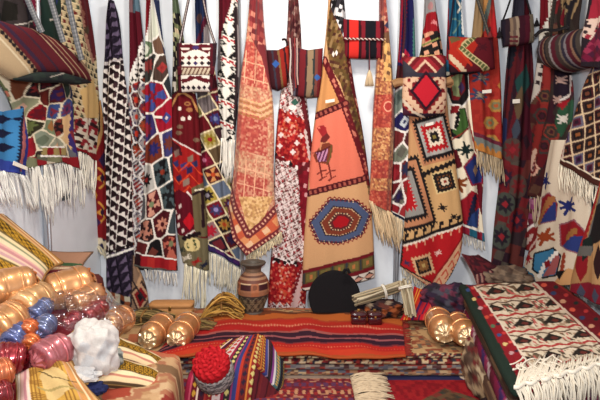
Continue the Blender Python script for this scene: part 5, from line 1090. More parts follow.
def cushion(name, P, bulge, paint, parent=None, mat=None, n=70, m=70, pinch=.06, wav=0, seed=0, rear=None):
    "P = four world corners (00, 10, 11, 01); plump panel, paint gets u*100, v*100"
    P = [np.array(q, float) for q in P]
    u, v = np.meshgrid(np.linspace(0, 1, n), np.linspace(0, 1, m))
    uu = .5+(u-.5)*(1-pinch*4*v*(1-v)*0); 
    cu = u+(pinch*np.sin(PI*v)*(.5-u)*2*np.abs(2*u-1)**3); cv = v+(pinch*np.sin(PI*u)*(.5-v)*2*np.abs(2*v-1)**3)
    cu = cu[..., None]; cv = cv[..., None]
    W = (1-cu)*(1-cv)*P[0]+cu*(1-cv)*P[1]+cu*cv*P[2]+(1-cu)*cv*P[3]
    nrm = np.cross(P[1]-P[0], P[3]-P[0])+np.cross(P[2]-P[1], P[3]-P[2]); nrm /= np.linalg.norm(nrm)
    if nrm @ (CAM-P[0]) < 0: nrm = -nrm
    pr = (np.clip(1-np.abs(2*u-1)**2.6, 0, 1)*np.clip(1-np.abs(2*v-1)**2.6, 0, 1))**.6
    wv = wav*(np.sin(9*u+5*v+seed)*np.sin(4*v-3*u+seed*2)+.6*np.sin(17*u-9*v+seed))*pr
    p = Pt(u*100, v*100, W); paint(p)
    Wf = W+nrm*(bulge*pr+wv)[..., None]; Wb = W-nrm*((bulge if rear is None else rear)*pr+.003)[..., None]; k = n*m
    V = np.concatenate([Wf.reshape(-1, 3), Wb.reshape(-1, 3)])
    f = np.concatenate([gridfaces(m, n), gridfaces(m, n, k, True), rim(m, n, k)]); C = p.C.reshape(-1, 3)
    o = build(name, V, f, np.concatenate([C, C]), mat or WOOL, parent)
    ed = np.concatenate([W[0], W[1:, -1], W[-1, -2::-1], W[-2:0:-1, 0]])
    return o, np.concatenate([ed, ed[:2]])
YEL = (184, 140, 42); CRM = (222, 206, 176)
def stripes_yellow(p, d=(1, 0), off=0, s=1.0, lo=None):
    t = (p.X*d[0]+p.Y*d[1]+off)
    bands = [(5, (200, 146, 88)), (2, (224, 200, 160)), (3, (190, 134, 84)), (3, (206, 164, 110)), (2, (120, 100, 60)), (10, YEL), (2, (120, 100, 60)), (4, (214, 192, 150)), (1.4, (140, 140, 110)), (5, (212, 194, 160)), (2, (206, 160, 150)), (3, (186, 132, 132)), (2, (212, 180, 160)), (3, (190, 150, 150)), (3, (212, 190, 152)), (2, (120, 100, 60)), (10, (186, 142, 46)), (2, (120, 100, 60)), (6, (212, 188, 148)), (2, (196, 150, 120))]
    tot = sum(b for b, c in bands)*s; tt = t-np.floor(t/tot)*tot; x = 0; w_ = p.X*-d[1]+p.Y*d[0]
    for b, c in bands:
        m = (tt >= x*s) & (tt < (x+b)*s); p.set(m, c)
        if b == 10: p.set(m & (np.abs(tri(w_/(4.6*s))-tri((tt-x*s)/(5*s))) < .26), (92, 66, 26)); 
        x += b
# big cushion leaning at the left
g = [at(-52, 160, 2.78), at(63, 263, 2.72), at(39, 296, 2.45), at(-70, 275, 2.45)]
r = tag(empty('cushion', at(0, 290, 2.6)), 'large yellow and cream striped cushion leaning at the far left', 'cushion')
o, ed = cushion('cover', g, .07, lambda p: stripes_yellow(p, (0, 1), 0, 1.35), r)
cord('piping', ed, .006, (150, 110, 60), r)
g = [at(34, 249, 3.0), at(93, 252, 2.95), at(78, 280, 2.85), at(26, 286, 2.85)]
r = tag(empty('cushion', at(60, 280, 2.95)), 'taupe cushion with green and maroon stripes tucked behind the gold bolsters', 'cushion')
def ct(p):
    p.fill((160, 120, 96)); p.set(np.abs(p.Y-38-14*np.sin(p.X/100*2)) < 5, (66, 92, 60)); p.set(np.abs(p.Y-50-14*np.sin(p.X/100*2)) < 2, (206, 180, 150)); p.set(np.abs(p.Y-76) < 7, (110, 30, 44)); p.set(np.abs(p.Y-88) < 2, (206, 170, 140))
o, ed = cushion('cover', g, .035, ct, r); cord('piping', ed, .005, (110, 84, 66), r)

def p_bench(p):
    X, Y = p.W[:, 0], p.W[:, 1]; q = Pt(X*200, Y*200); q.fill((196, 160, 120)); q.speck(q.all, (0, 0), (7, 2), (-2, 7), [(198, 162, 122), (186, 146, 106), (204, 172, 134), (176, 120, 90)], 3); q.speck(q.all, (2, 5), (23, 4), (-6, 19), [(170, 76, 56), (190, 110, 80), (140, 110, 80)], 6, .35); p.C = q.C
    p.set(X > -.56-.06*np.sin(Y*5), (150, 60, 50)); p.set(X > -.51-.05*np.sin(Y*5), (180, 140, 104))
o = slab('folded_carpet', [(-1.5, -1.30), (-.60, -1.42), (-.43, -2.45), (-1.5, -2.45)], 0, .45, p_bench, .01, wav=.008, seed=3); tag(o, 'thick beige floral carpet pile carrying the satin bolsters and striped bags, front left', 'carpet')
o = slab('folded_blanket', [(-1.53, -.45), (-1.34, -.45), (-1.34, -1.22), (-1.53, -1.22)], 0, .62, lambda p: p.fill((120, 60, 56)), .03, seed=4); tag(o, 'tall dull red blanket pile behind the gold bolsters in the left corner', 'blanket')
def p_moundc(p): p.fill((140, 28, 40)); p.speck(p.all, (0, 0), (3, 1), (-1, 3), [(146, 28, 42), (128, 24, 36)], 2)
o = slab('folded_blanket', [(-1.5, -1.32), (-1.04, -1.34), (-1.02, -1.72), (-1.46, -1.86)], .452, .67, lambda p: p.fill((120, 34, 44)), .02, seed=8); tag(o, 'dark red folded blanket under the gold and blue bolsters on the floral carpet pile', 'blanket')
o = lump('satin_cloth', (-1.2, -1.68, .45), (.30, .36, .17), p_moundc, 3, .2, 2, SATIN, n=90, base=.452); tag(o, 'crumpled deep red satin cloth showing between the bolsters', 'cloth')

GOLD = (216, 158, 104)
def roll(e0, e1, r, col, label, group, rings=2, seed=0, endcol=None):
    A, B = np.array(e0, float), np.array(e1, float); L = np.linalg.norm(B-A); ax = (B-A)/L
    up = np.array([0, 0, 1.]); s = np.cross(ax, up); s /= np.linalg.norm(s); up = np.cross(s, ax)
    root = empty('satin_bolster', (A+B)/2-np.array([0, 0, r])); tag(root, label, 'bolster', group)
    rn = random.Random(seed); n = 48; k = 60
    t = np.linspace(0, 1, k); th = np.linspace(0, 2*PI, n, endpoint=False)
    prof = (1-np.abs(2*t-1)**7)**.55*.96+.04
    prof *= 1-.03*np.exp(-((t-.3)/.03)**2)-.03*np.exp(-((t-.7)/.03)**2)
    en = np.exp(-np.minimum(t, 1-t)*16)
    rad = r*prof[:, None]*(1+.045*np.sin(th*13+seed)[None]*en[:, None]+.02*np.sin(th[None]*3+t[:, None]*7+seed)+.018*np.sin(th[None]*4-t[:, None]*15+seed)*np.sin(t[:, None]*9+th[None]*2))
    V = A+ax*(t*L)[:, None, None]+rad[..., None]*(np.cos(th)[None, :, None]*s+np.sin(th)[None, :, None]*up)
    V = V.reshape(-1, 3); a = np.arange(k-1)[:, None]*n+np.arange(n)[None]; b = np.arange(k-1)[:, None]*n+((np.arange(n)+1) % n)[None]
    f = np.stack([a, b, b+n, a+n], -1).reshape(-1, 4)
    build('roll', V, [f, np.arange(n)[::-1][None], (k-1)*n+np.arange(n)[None]], col, SATIN, root)
    for q in ([.3, .7] if rings > 1 else [.62]):
        tt = np.linspace(0, 2*PI, 40); rr = r*(1.0)
        cord('ribbon', A+ax*(q*L)+rr*.985*(np.cos(tt)[:, None]*s+np.sin(tt)[:, None]*up), .0045, tuple(min(255, c*1.12) for c in col), root, SATIN)
    for E, sg in ((A, -1), (B, 1)):
        # gathered end: pleats drawn to a knot
        rr = np.linspace(.05, .72, 10); tt = np.linspace(0, 2*PI, 72, endpoint=False)
        z = .22*r*(1-(rr/.72)**1.4)*0+.10*r+.09*r*np.sin(rr*9)
        zz = z[:, None]+.06*r*np.sin(tt*9+seed)[None]*(rr/.72)[:, None]-(.16*r*(rr/.72)**3)[:, None]
        G = E+sg*ax*zz[..., None]*1.0+(rr*r)[:, None, None]*(np.cos(tt)[None, :, None]*s+np.sin(tt)[None, :, None]*up)
        G = G.reshape(-1, 3); a = np.arange(9)[:, None]*72+np.arange(72)[None]; b = np.arange(9)[:, None]*72+((np.arange(72)+1) % 72)[None]
        f = np.stack([a, a+72, b+72, b], -1).reshape(-1, 4)
        if sg < 0: f = f[:, ::-1]
        build('gathered_end', G, [f, (np.arange(72) if sg > 0 else np.arange(72)[::-1])[None]], endcol or tuple(min(255, c*1.08) for c in col), SATIN, root)
    return root
GR_ = 'satin bolsters in the heap at the left'
PINK = (196, 116, 122); BLU = (104, 114, 156); ORG_ = (206, 110, 56); RDS = (150, 24, 40)
def RL(a, b, r, c, lab, **k): return roll(at(*a), at(*b), r, c, lab, GR_, **k)
RL((176, 340, 3.02), (191, 320, 3.34), .082, GOLD, 'gold satin bolster on the runner end, right one of the left hand pair', seed=1, endcol=(236, 206, 160))
RL((147, 340, 3.0), (166, 321, 3.32), .080, GOLD, 'gold satin bolster on the runner end, left one of the left hand pair', seed=2, endcol=(236, 206, 160))
RL((445, 333, 3.02), (436, 316, 3.36), .085, GOLD, 'gold satin bolster beside the red striped cloth, left one of the right hand pair', seed=3, endcol=(236, 206, 160))
RL((468, 337, 2.93), (455, 321, 3.28), .080, GOLD, 'gold satin bolster against the bird kilim stack, right one of the right hand pair', seed=4, endcol=(236, 206, 160))
RL((103, 329, 2.72), (127, 316, 2.98), .080, GOLD, 'gold satin bolster between the white lining and the runner pair', seed=5)
RL((-14, 291, 2.30), (34, 281, 2.46), .085, GOLD, 'gold satin bolster under the large yellow cushion at the left edge', seed=6, rings=1)
RL((16, 312, 2.28), (46, 294, 2.48), .085, (224, 176, 122), 'pale gold satin bolster left of the blue ones', seed=7, rings=1)
RL((44, 296, 2.58), (92, 280, 2.74), .10, GOLD, 'big gold satin bolster just below the taupe cushion', seed=8)
RL((70, 306, 2.52), (102, 291, 2.66), .065, (206, 150, 104), 'smaller gold bolster under clear plastic, below the big one by the taupe cushion', seed=9, rings=1)
RL((-10, 334, 2.12), (20, 314, 2.28), .085, GOLD, 'gold satin bolster at the left edge above the dark red one', seed=10, rings=1)
RL((31, 318, 2.26), (48, 303, 2.38), .045, BLU, 'shiny blue bolster, upper of the three blue ones', seed=11, rings=1)
RL((38, 335, 2.18), (50, 319, 2.28), .048, (112, 120, 156), 'grey blue bolster, right hand of the three blue ones', seed=12, rings=1)
RL((8, 346, 2.10), (26, 328, 2.20), .055, (96, 106, 156), 'shiny blue bolster, lowest of the three blue ones', seed=13, rings=1)
RL((24, 334, 2.14), (34, 322, 2.20), .035, ORG_, 'small orange bolster between the blue ones', seed=14, rings=1)
RL((27, 348, 2.10), (34, 337, 2.16), .035, (214, 120, 60), 'small orange bolster above the pink one', seed=15, rings=1)
RL((62, 330, 2.36), (80, 316, 2.46), .048, RDS, 'dark red bolster left of the white lining', seed=16, rings=1)
RL((84, 320, 2.46), (104, 305, 2.60), .048, (156, 26, 36), 'dark red bolster above the white lining', seed=17, rings=1)
RL((36, 362, 2.06), (66, 346, 2.20), .075, PINK, 'pink satin bolster in front of the heap', seed=18, rings=1)
RL((-6, 358, 2.02), (26, 358, 2.08), .065, RDS, 'dark red satin bolster at the left edge below the blue ones', seed=19, rings=1)
RL((-10, 376, 1.90), (12, 369, 1.96), .055, (206, 116, 70), 'orange bolster at the left edge beside the striped cloth', seed=20, rings=1)
RL((-12, 398, 1.84), (10, 392, 1.90), .055, (140, 30, 40), 'wine red bolster in the bottom left corner', seed=21, rings=1)

# bag with the white lining
r = tag(empty('striped_bag', at(130, 375, 2.35)), 'yellow striped bag lying open with white cloth bulging from its mouth', 'bag')
def zig(p, a, b, c):
    m = (p.Y >= a) & (p.Y < b); p.set(m, c); h = (b-a); p.set(m & (np.abs(tri(p.X/7)-tri((p.Y-a)/h*.999)) < .2), (92, 66, 26)); p.set(m & (np.abs(tri(p.X/7+.5)-tri((p.Y-a)/h*.999)) < .1), (110, 78, 30))
def cb(p):
    p.fill((206, 164, 130)); zig(p, 34, 66, YEL)
    for a, b, c in [(0, 9, (196, 140, 120)), (9, 14, (222, 196, 170)), (14, 26, (204, 160, 130)), (26, 31, (222, 206, 160)), (31, 34, (110, 84, 50)), (66, 69, (110, 84, 50)), (69, 80, (222, 204, 164)), (80, 86, (190, 130, 110)), (86, 96, (216, 190, 150)), (96, 101, (90, 70, 50))]: p.set((p.Y >= a) & (p.Y < b), c)
o, ed = cushion('cover', [at(96, 329, 2.60), at(174, 367, 2.50), at(166, 377, 2.38), at(102, 355, 2.36)], .045, cb, r, wav=.006, seed=2)
cord('piping', ed, .005, (120, 90, 50), r)
def wh(p): p.fill((196, 188, 182)); p.speck(p.all, (60, 320), (9, 4), (-5, 9), [(198, 190, 184), (190, 182, 178), (202, 196, 190), (184, 182, 182)], 3)
lump('lining', at(92, 350, 2.22), (.125, .10, .135), wh, 5, .26, 1.5, PILE, r, 140, sharp=.55)
lump('lining_tail', at(80, 376, 2.08), (.08, .05, .03), wh, 8, .3, 2.0, PILE, r, 80, sharp=.3)
def gl(p): p.fill((120, 124, 112)); p.speck(p.all, (100, 340), (3, 2), (-2, 3), [(120, 124, 112), (160, 160, 150), (90, 94, 90), (190, 188, 180)], 3)
lump('inner_lining', at(112, 360, 2.24), (.045, .05, .06), gl, 9, .3, 3, PILE, r, 50)
cord('mouth_hem', [at(*q) for q in [(88, 384, 2.06), (70, 374, 2.08), (63, 356, 2.14), (68, 338, 2.24), (80, 324, 2.34), (98, 322, 2.42), (112, 334, 2.46)]], .006, (176, 136, 80), r)
r = tag(empty('striped_bag', at(130, 392, 2.2)), 'yellow and beige striped flat bag under the white lined one', 'bag')
o, ed = cushion('cover', [at(103, 354, 2.37), at(169, 376, 2.37), at(158, 391, 2.2), at(88, 384, 2.12)], .045, cb, r, wav=.004, seed=5); cord('piping', ed, .004, (120, 90, 50), r)
r = tag(empty('striped_bag', at(55, 400, 1.95)), 'crumpled yellow, cream and pink striped bag at the bottom left', 'bag')
def cl(p):
    stripes_yellow(p, (1, 0), 30, 1.5); p.set(p.X < 26, (222, 206, 176)); p.stripes(p.X < 26, (0, 0), (1, 0), [(3, (226, 212, 186)), (2, (190, 150, 110)), (4, (226, 216, 200)), (2, (196, 160, 130)), (5, (214, 176, 168)), (5, (196, 140, 144)), (5, (226, 200, 184))]); m = (p.X > 26) & (p.X < 78); p.set(m, (200, 156, 72)); p.set(m & (np.abs(tri((p.X+p.Y*1.3)/8)-tri((p.X-p.Y*1.3)/8)) < .25), (140, 96, 40)); p.poly([(40, 40), (60, 20), (76, 46), (70, 80), (44, 84)], (206, 176, 120)); p.line([(40, 30), (56, 52), (84, 60)], 2, (110, 90, 56)); p.line([(36, 60), (62, 70), (84, 84)], 3, (170, 150, 96))
o, ed = cushion('cover', [at(15, 373, 2.06), at(72, 361, 2.14), at(104, 404, 1.92), at(10, 430, 1.80)], .06, cl, r, wav=.016, seed=3); cord('piping', ed, .004, (150, 110, 60), r)
o = lump('navy_cloth', at(94, 389, 2.07), (.05, .04, .025), (44, 50, 92), 4, .3, 3); tag(o, 'small crumpled navy cloth under the white lined bag', 'cloth')
# clear plastic over the middle of the heap
m = bpy.data.materials.new('clear_plastic'); m.use_nodes = True; nt = m.node_tree; nt.nodes.remove(nt.nodes['Principled BSDF'])
tr = nt.nodes.new('ShaderNodeBsdfTransparent'); gs = nt.nodes.new('ShaderNodeBsdfGlossy'); gs.inputs['Roughness'].default_value = .12; mx = nt.nodes.new('ShaderNodeMixShader'); lw = nt.nodes.new('ShaderNodeLayerWeight'); lw.inputs['Blend'].default_value = .25
tc = nt.nodes.new('ShaderNodeTexCoord'); nz = nt.nodes.new('ShaderNodeTexNoise'); nz.inputs['Scale'].default_value = 26; bp = nt.nodes.new('ShaderNodeBump'); bp.inputs['Strength'].default_value = .8; bp.inputs['Distance'].default_value = .02
nt.links.new(tc.outputs['Object'], nz.inputs['Vector']); nt.links.new(nz.outputs['Fac'], bp.inputs['Height'])
for k in (gs, lw): nt.links.new(bp.outputs['Normal'], k.inputs['Normal'])
mr = nt.nodes.new('ShaderNodeMapRange'); mr.inputs['To Min'].default_value = .05; mr.inputs['To Max'].default_value = .5; nt.links.new(lw.outputs['Facing'], mr.inputs['Value'])
nt.links.new(mr.outputs['Result'], mx.inputs['Fac']); nt.links.new(tr.outputs[0], mx.inputs[1]); nt.links.new(gs.outputs[0], mx.inputs[2]); nt.links.new(mx.outputs[0], nt.nodes['Material Output'].inputs['Surface'])
o = lump('plastic_bag', at(62, 318, 2.42), (.30, .16, .13), (255, 255, 255), 6, .25, 3, m, n=90, sharp=.3); tag(o, 'crinkled clear plastic bag over the blue and dark red bolsters', 'plastic bag')

# ------------------------------------------------------------------ goods on the middle stack
def lathe(name, c, prof, paint, parent, mat, n=64):
    pr = resample(prof, 90); th = np.linspace(0, 2*PI, n, endpoint=False)
    V = np.stack([c[0]+pr[:, 0][:, None]*np.cos(th), c[1]+pr[:, 0][:, None]*np.sin(th), np.broadcast_to(c[2]+pr[:, 1][:, None], (90, n))], -1).reshape(-1, 3)
    a = np.arange(89)[:, None]*n+np.arange(n)[None]; b = np.arange(89)[:, None]*n+((np.arange(n)+1) % n)[None]
    X, Y = proj(V); p = Pt(X, Y, V); p.th = np.broadcast_to(th, (90, n)).ravel(); p.h = V[:, 2]-c[2]; paint(p)
    return build(name, V, [np.stack([a, b, b+n, a+n], -1).reshape(-1, 4), np.arange(n)[::-1][None], 89*n+np.arange(n)[None]], p.C, mat, parent)
CLAY = wool('painted_clay', .55, .15, .35, 60)
vb = at(253.5, 313, 3.70); vb[2] = .282
r = tag(empty('vase', vb), 'painted clay vase with brown bands below the salmon carpet', 'vase')
def pv(p):
    p.fill((150, 110, 84)); h = p.h
    for a, b, c in [(.0, .04, (96, 86, 76)), (.04, .12, (126, 112, 88)), (.12, .15, (70, 60, 54)), (.15, .19, (164, 116, 86)), (.19, .235, (78, 32, 40)), (.235, .245, (206, 176, 140)), (.245, .262, (120, 66, 50)), (.262, .28, (170, 128, 98)), (.28, .292, (110, 70, 56)), (.292, .31, (166, 124, 96)), (.31, .34, (130, 104, 84)), (.34, .5, (96, 86, 76))]: p.set((h >= a) & (h < b), c)
    m = (h > .03) & (h < .14); p.set(m & (np.abs(tri(p.th*6/PI)-tri(h*14)) < .22), (60, 54, 48)); p.set(m & (np.abs(tri(p.th*6/PI+.5)-tri(h*14)) < .12), (150, 136, 108))
    m = (h > .15) & (h < .245) & (((p.th+.35) % (2*PI/5)) < .45); p.set(m, (180, 116, 78)); q = (p.th+.35) % (2*PI/5)
    p.set(((q-.22)/.15)**2+((h-.215)/.02)**2 < 1, (140, 84, 56))
lathe('body', vb, [(.0, 0), (.072, 0), (.076, .01), (.07, .02), (.085, .06), (.108, .12), (.117, .18), (.112, .24), (.09, .28), (.062, .305), (.056, .315)], pv, r, CLAY)
lathe('neck', vb, [(.05, .312), (.058, .314), (.058, .335), (.070, .35), (.088, .362), (.094, .372), (.09, .38), (.076, .382), (.06, .372), (.045, .34)], pv, r, CLAY)
# black round tray standing on its edge
BLACKM = plain('matt_black', (24, 22, 24), .9, 0, .1, 0, .1, 80)
r = tag(empty('round_tray', (.245, -.42, .29)), 'round black tray standing upright against the rooster carpet', 'tray')
c = at(335, 299, 3.62); c[1] = -.36
ch = math.asin((.306-c[2])/.187); R0 = .187
ang = np.linspace(ch, PI-ch, 80)
rim_ = np.stack([R0*np.cos(ang), R0*np.sin(ang)], 1); n = 80
V = []
for a, dpt in [(.965, .016), (1.0, .010), (1.0, -.012), (.97, -.018)]:
    for q in rim_: V.append((c[0]+a*q[0], c[1]-dpt, .306+a*(c[2]+q[1]-.306)))
V = np.array(V); V[:, 1] += (V[:, 2]-.306)*.22
qs = np.array([[r_*n+q, r_*n+(q+1) % n, (r_+1)*n+(q+1) % n, (r_+1)*n+q] for r_ in range(3) for q in range(n)])
build('plate', V, [qs, np.arange(n)[None], np.arange(3*n, 4*n)[::-1][None]], None, BLACKM, r, False)
kx = at(347, 272.5, 3.6); cord('hanging_lug', [kx+np.array([-.025, .03, -.01]), kx+np.array([-.012, .03, .012]), kx+np.array([.01, .03, .014]), kx+np.array([.022, .03, -.012])], .012, (26, 24, 26), r, BLACKM)
# small lacquer boxes
LAC = plain('dark_red_lacquer', (58, 14, 22), .18, 0, .6, .6, .05, 40)
BRS = plain('brass', (170, 130, 70), .3, .9)
def bev_box(name, c, s, mat, parent, bev=.12, top=1.0):
    x, y, z = s; V = []
    for zz, k in ((0, 1-bev), (bev*z, 1), (z*(1-bev*1.5), 1), (z, top-bev)):
        for q in range(24):
            t_ = 2*PI*q/24; cx, cy = math.cos(t_), math.sin(t_); m = (abs(cx)**8+abs(cy)**8)**(-1/8)
            V.append((c[0]+cx*m*x/2*k, c[1]+cy*m*y/2*k, c[2]+zz))
    f = np.array([[r_*24+q, r_*24+(q+1) % 24, (r_+1)*24+(q+1) % 24, (r_+1)*24+q] for r_ in range(3) for q in range(24)])
    return build(name, V, [f, np.arange(24)[::-1][None], 72+np.arange(24)[None]], None, mat, parent, True)
for x, y, w_, lab in ((358.5, 322, .105, 'left of the two small dark red lacquered boxes on the runner'), (374.5, 321.5, .095, 'right of the two small dark red lacquered boxes on the runner')):
    b = at(x, y, 3.42); b[2] = .302; r = tag(empty('lacquer_box', b), lab, 'box', 'lacquered boxes on the runner')
    bev_box('body', b, (w_, .08, .05), LAC, r, .08); bev_box('lid', b+np.array([0, 0, .051]), (w_*1.04, .084, .032), LAC, r, .2, .72); bev_box('clasp', b+np.array([0, -.043, .04]), (.014, .008, .02), BRS, r); bev_box('knob', b+np.array([0, 0, .083]), (.02, .02, .014), BRS, r)
# dark crumpled textiles behind the boxes, right of the runner
def dk(cols, s): 
    def f(p): p.fill(cols[0]); p.speck(p.all, (0, 0), (5, 2.2), (-2, 4.5), cols, s)
    return f
GC = 'crumpled textiles at the back of the stacks'
def put(nm, c, r_, cols, seed, lab, amp=.3, base=None, n=70, cat='textile', sharp=.3):
    o = lump(nm, c, r_, dk(cols, seed), seed, amp, 2.4, None, None, n, base, sharp); tag(o, lab, cat, GC); return o
put('crumpled_textile', at(380, 309, 3.62), (.16, .10, .075), [(50, 36, 44), (70, 50, 50), (160, 90, 50), (40, 32, 40), (110, 60, 50), (150, 130, 110)], 2, 'dark crumpled textile with orange flecks under the reed bundle', base=.285)
put('crumpled_textile', at(448, 301, 3.58), (.21, .12, .12), [(60, 44, 66), (100, 34, 56), (84, 80, 92), (56, 50, 60), (120, 60, 80)], 3, 'blue and maroon crumpled textile between the tan kilim foot and the bird kilim', base=.285)
put('crumpled_textile', at(484, 372, 2.72), (.085, .30, .16), [(150, 124, 96), (176, 150, 118), (110, 84, 70), (190, 170, 140), (120, 50, 50), (96, 76, 64)], 6, 'beige crumpled textile wedged between the middle stack and the bird kilim stack', .25, .02)
put('crumpled_textile', at(508, 277, 3.45), (.16, .12, .07), [(120, 100, 84), (104, 88, 76), (134, 114, 96), (96, 76, 66)], 4, 'taupe crumpled textile behind the bird kilim, below the dark maroon kilim')
r = tag(empty('folded_bag', at(485, 275, 3.5)), 'dark wine red folded bag leaning behind the bird kilim', 'bag')
def cw(p): p.fill((84, 24, 36)); p.speck(p.all, (0, 0), (7, 3), (-2, 8), [(92, 26, 38), (72, 22, 34), (100, 34, 42), (60, 24, 34)], 3); p.stripes(np.abs(p.Y-80) < 12, (0, 0), (1, .3), [(5, (150, 110, 100)), (4, (90, 30, 40)), (3, (50, 40, 46))])
o, ed = cushion('cover', [at(462, 254, 3.62), at(478, 255, 3.62), at(522, 282, 3.42), at(478, 288, 3.4)], .04, cw, r, wav=.006); cord('piping', ed, .005, (110, 60, 60), r)
# striped red cloth by the reeds
r = tag(empty('folded_cloth', at(425, 312, 3.5)), 'red cloth with yellow and purple diagonal stripes beside the reed bundle', 'cloth')
def cs_(p): p.fill((190, 34, 44)); p.stripes(p.all, (0, 0), (1, 0), [(9, (186, 30, 40)), (3, (226, 150, 50)), (4, (190, 40, 40)), (3, (230, 160, 60)), (10, (206, 60, 40)), (8, (84, 40, 90)), (6, (170, 30, 60)), (5, (190, 40, 50)), (5, (100, 40, 80)), (9, (196, 30, 50)), (4, (206, 90, 70))])
cushion('cloth_panel', [at(414, 286, 3.72), at(452, 298, 3.68), at(438, 318, 3.42), at(402, 318, 3.4)], .03, cs_, r, wav=.008, seed=2)
cushion('under_fold', [at(404, 304, 3.6), at(444, 306, 3.6), at(436, 321, 3.38), at(400, 320, 3.38)], .02, cs_, r, wav=.005, seed=4)
# reed bundles
def reeds(a, b, w_, n, lab, tie, seed):
    A, B = np.array(a), np.array(b); rn = random.Random(seed); r = tag(empty('reed_bundle', (A+B)/2), lab, 'reeds', 'bundles of pale reeds'); ax = (B-A)/np.linalg.norm(B-A)
    s1 = np.cross(ax, np.array([0, 1., 0])); s1 /= np.linalg.norm(s1); s2 = np.cross(ax, s1)
    for k in range(n):
        t_ = k*2.39996; rr = w_*(k/n)**.5; o = s1*rr*math.cos(t_)+s2*rr*math.sin(t_)*.6; j = rn.uniform(-.02, .02)
        c = np.array([(176, 160, 130), (196, 180, 150), (150, 132, 104), (206, 192, 164)][k % 4])*rn.uniform(.9, 1.05)
        tt = np.linspace(0, 1, 8)[:, None]; cord('reed', A+o+ax*j+(B-A)*tt+s1*.004*np.sin(tt*5+k), .0075, c, r)
    tt = np.linspace(0, 4*PI, 60); c = A+(B-A)*tie
    cord('tie', c+ax*(tt/(4*PI)*.02-.01)[:, None]+(w_+.009)*(np.cos(tt)[:, None]*s1+.66*np.sin(tt)[:, None]*s2), .005, (226, 220, 206), r)
reeds(at(356, 301, 3.55), at(404, 285, 3.66), .042, 16, 'bundle of pale reeds tied with white string, lying right of the black tray', .58, 1)
reeds(at(404, 281, 3.46), at(411, 315, 3.36), .036, 14, 'upright bundle of pale reeds between the dark textile and red striped cloth', .2, 2)
# straw and box at the back left of the stack
WOOD = plain('tan_wood', (184, 130, 80), .6, 0, .2, 0, .2, 40)
b = at(172, 308, 3.62); b[2] = .281; r = tag(empty('wooden_box', b), 'low tan wooden box behind the left pair of gold bolsters', 'box')
bev_box('body', b, (.30, .12, .075), WOOD, r, .04); bev_box('lid', b+np.array([0, 0, .077]), (.31, .13, .03), WOOD, r, .1, .98); bev_box('clasp', b+np.array([0, -.062, .06]), (.02, .008, .03), BRS, r)
def straw(cx, d, wx, hz, n, lab, cols, seed):
    rn = random.Random(seed); P = []; C = []
    for k in range(n):
        x0 = cx-wx*(.5+.1*rn.random()); x1 = cx+wx*(.5+.1*rn.random()); t_ = np.linspace(0, 1, 12); hh = hz*rn.uniform(.2, 1)
        y = -4+d+rn.uniform(-.07, .07); P.append(np.stack([x0+(x1-x0)*t_, y+.04*np.sin(t_*4+k), .285+hh*np.sin(PI*np.clip(t_*rn.uniform(.8, 1.15), 0, 1))+.004*np.sin(t_*20+k)], 1)); C.append(np.tile(np.array(cols[k % len(cols)])*rn.uniform(.9, 1.1), (12*5, 1)))
    V, f = tubes(P, .006, 5); r = tag(empty('straw_bundle', (cx, -4+d, .285)), lab, 'straw', 'bundles of straw cord'); build('strands', V, f, np.clip(np.concatenate(C), 0, 255), YARN, r)
    tt = np.linspace(0, 2*PI, 30); cord('tie', np.stack([np.full(30, cx), -4+d+.085*np.cos(tt), .285+hz*.5+hz*.56*np.sin(tt)], 1), .008, (150, 110, 60), r)
straw(depth_x(221, 3.62), 3.62, .26, .16, 90, 'golden straw cord bundle left of the painted vase', [(190, 146, 70), (206, 164, 90), (160, 116, 50), (120, 84, 40)], 1)
straw(depth_x(140, 3.5), 3.5, .34, .07, 70, 'olive brown straw cord bundle behind the left gold bolsters', [(120, 100, 60), (150, 124, 76), (90, 74, 46), (166, 140, 90)], 2)
straw(depth_x(186, 3.4), 3.4, .30, .04, 50, 'thin strewn straw cords in front of the wooden box', [(130, 110, 66), (160, 130, 80), (110, 80, 50)], 3)

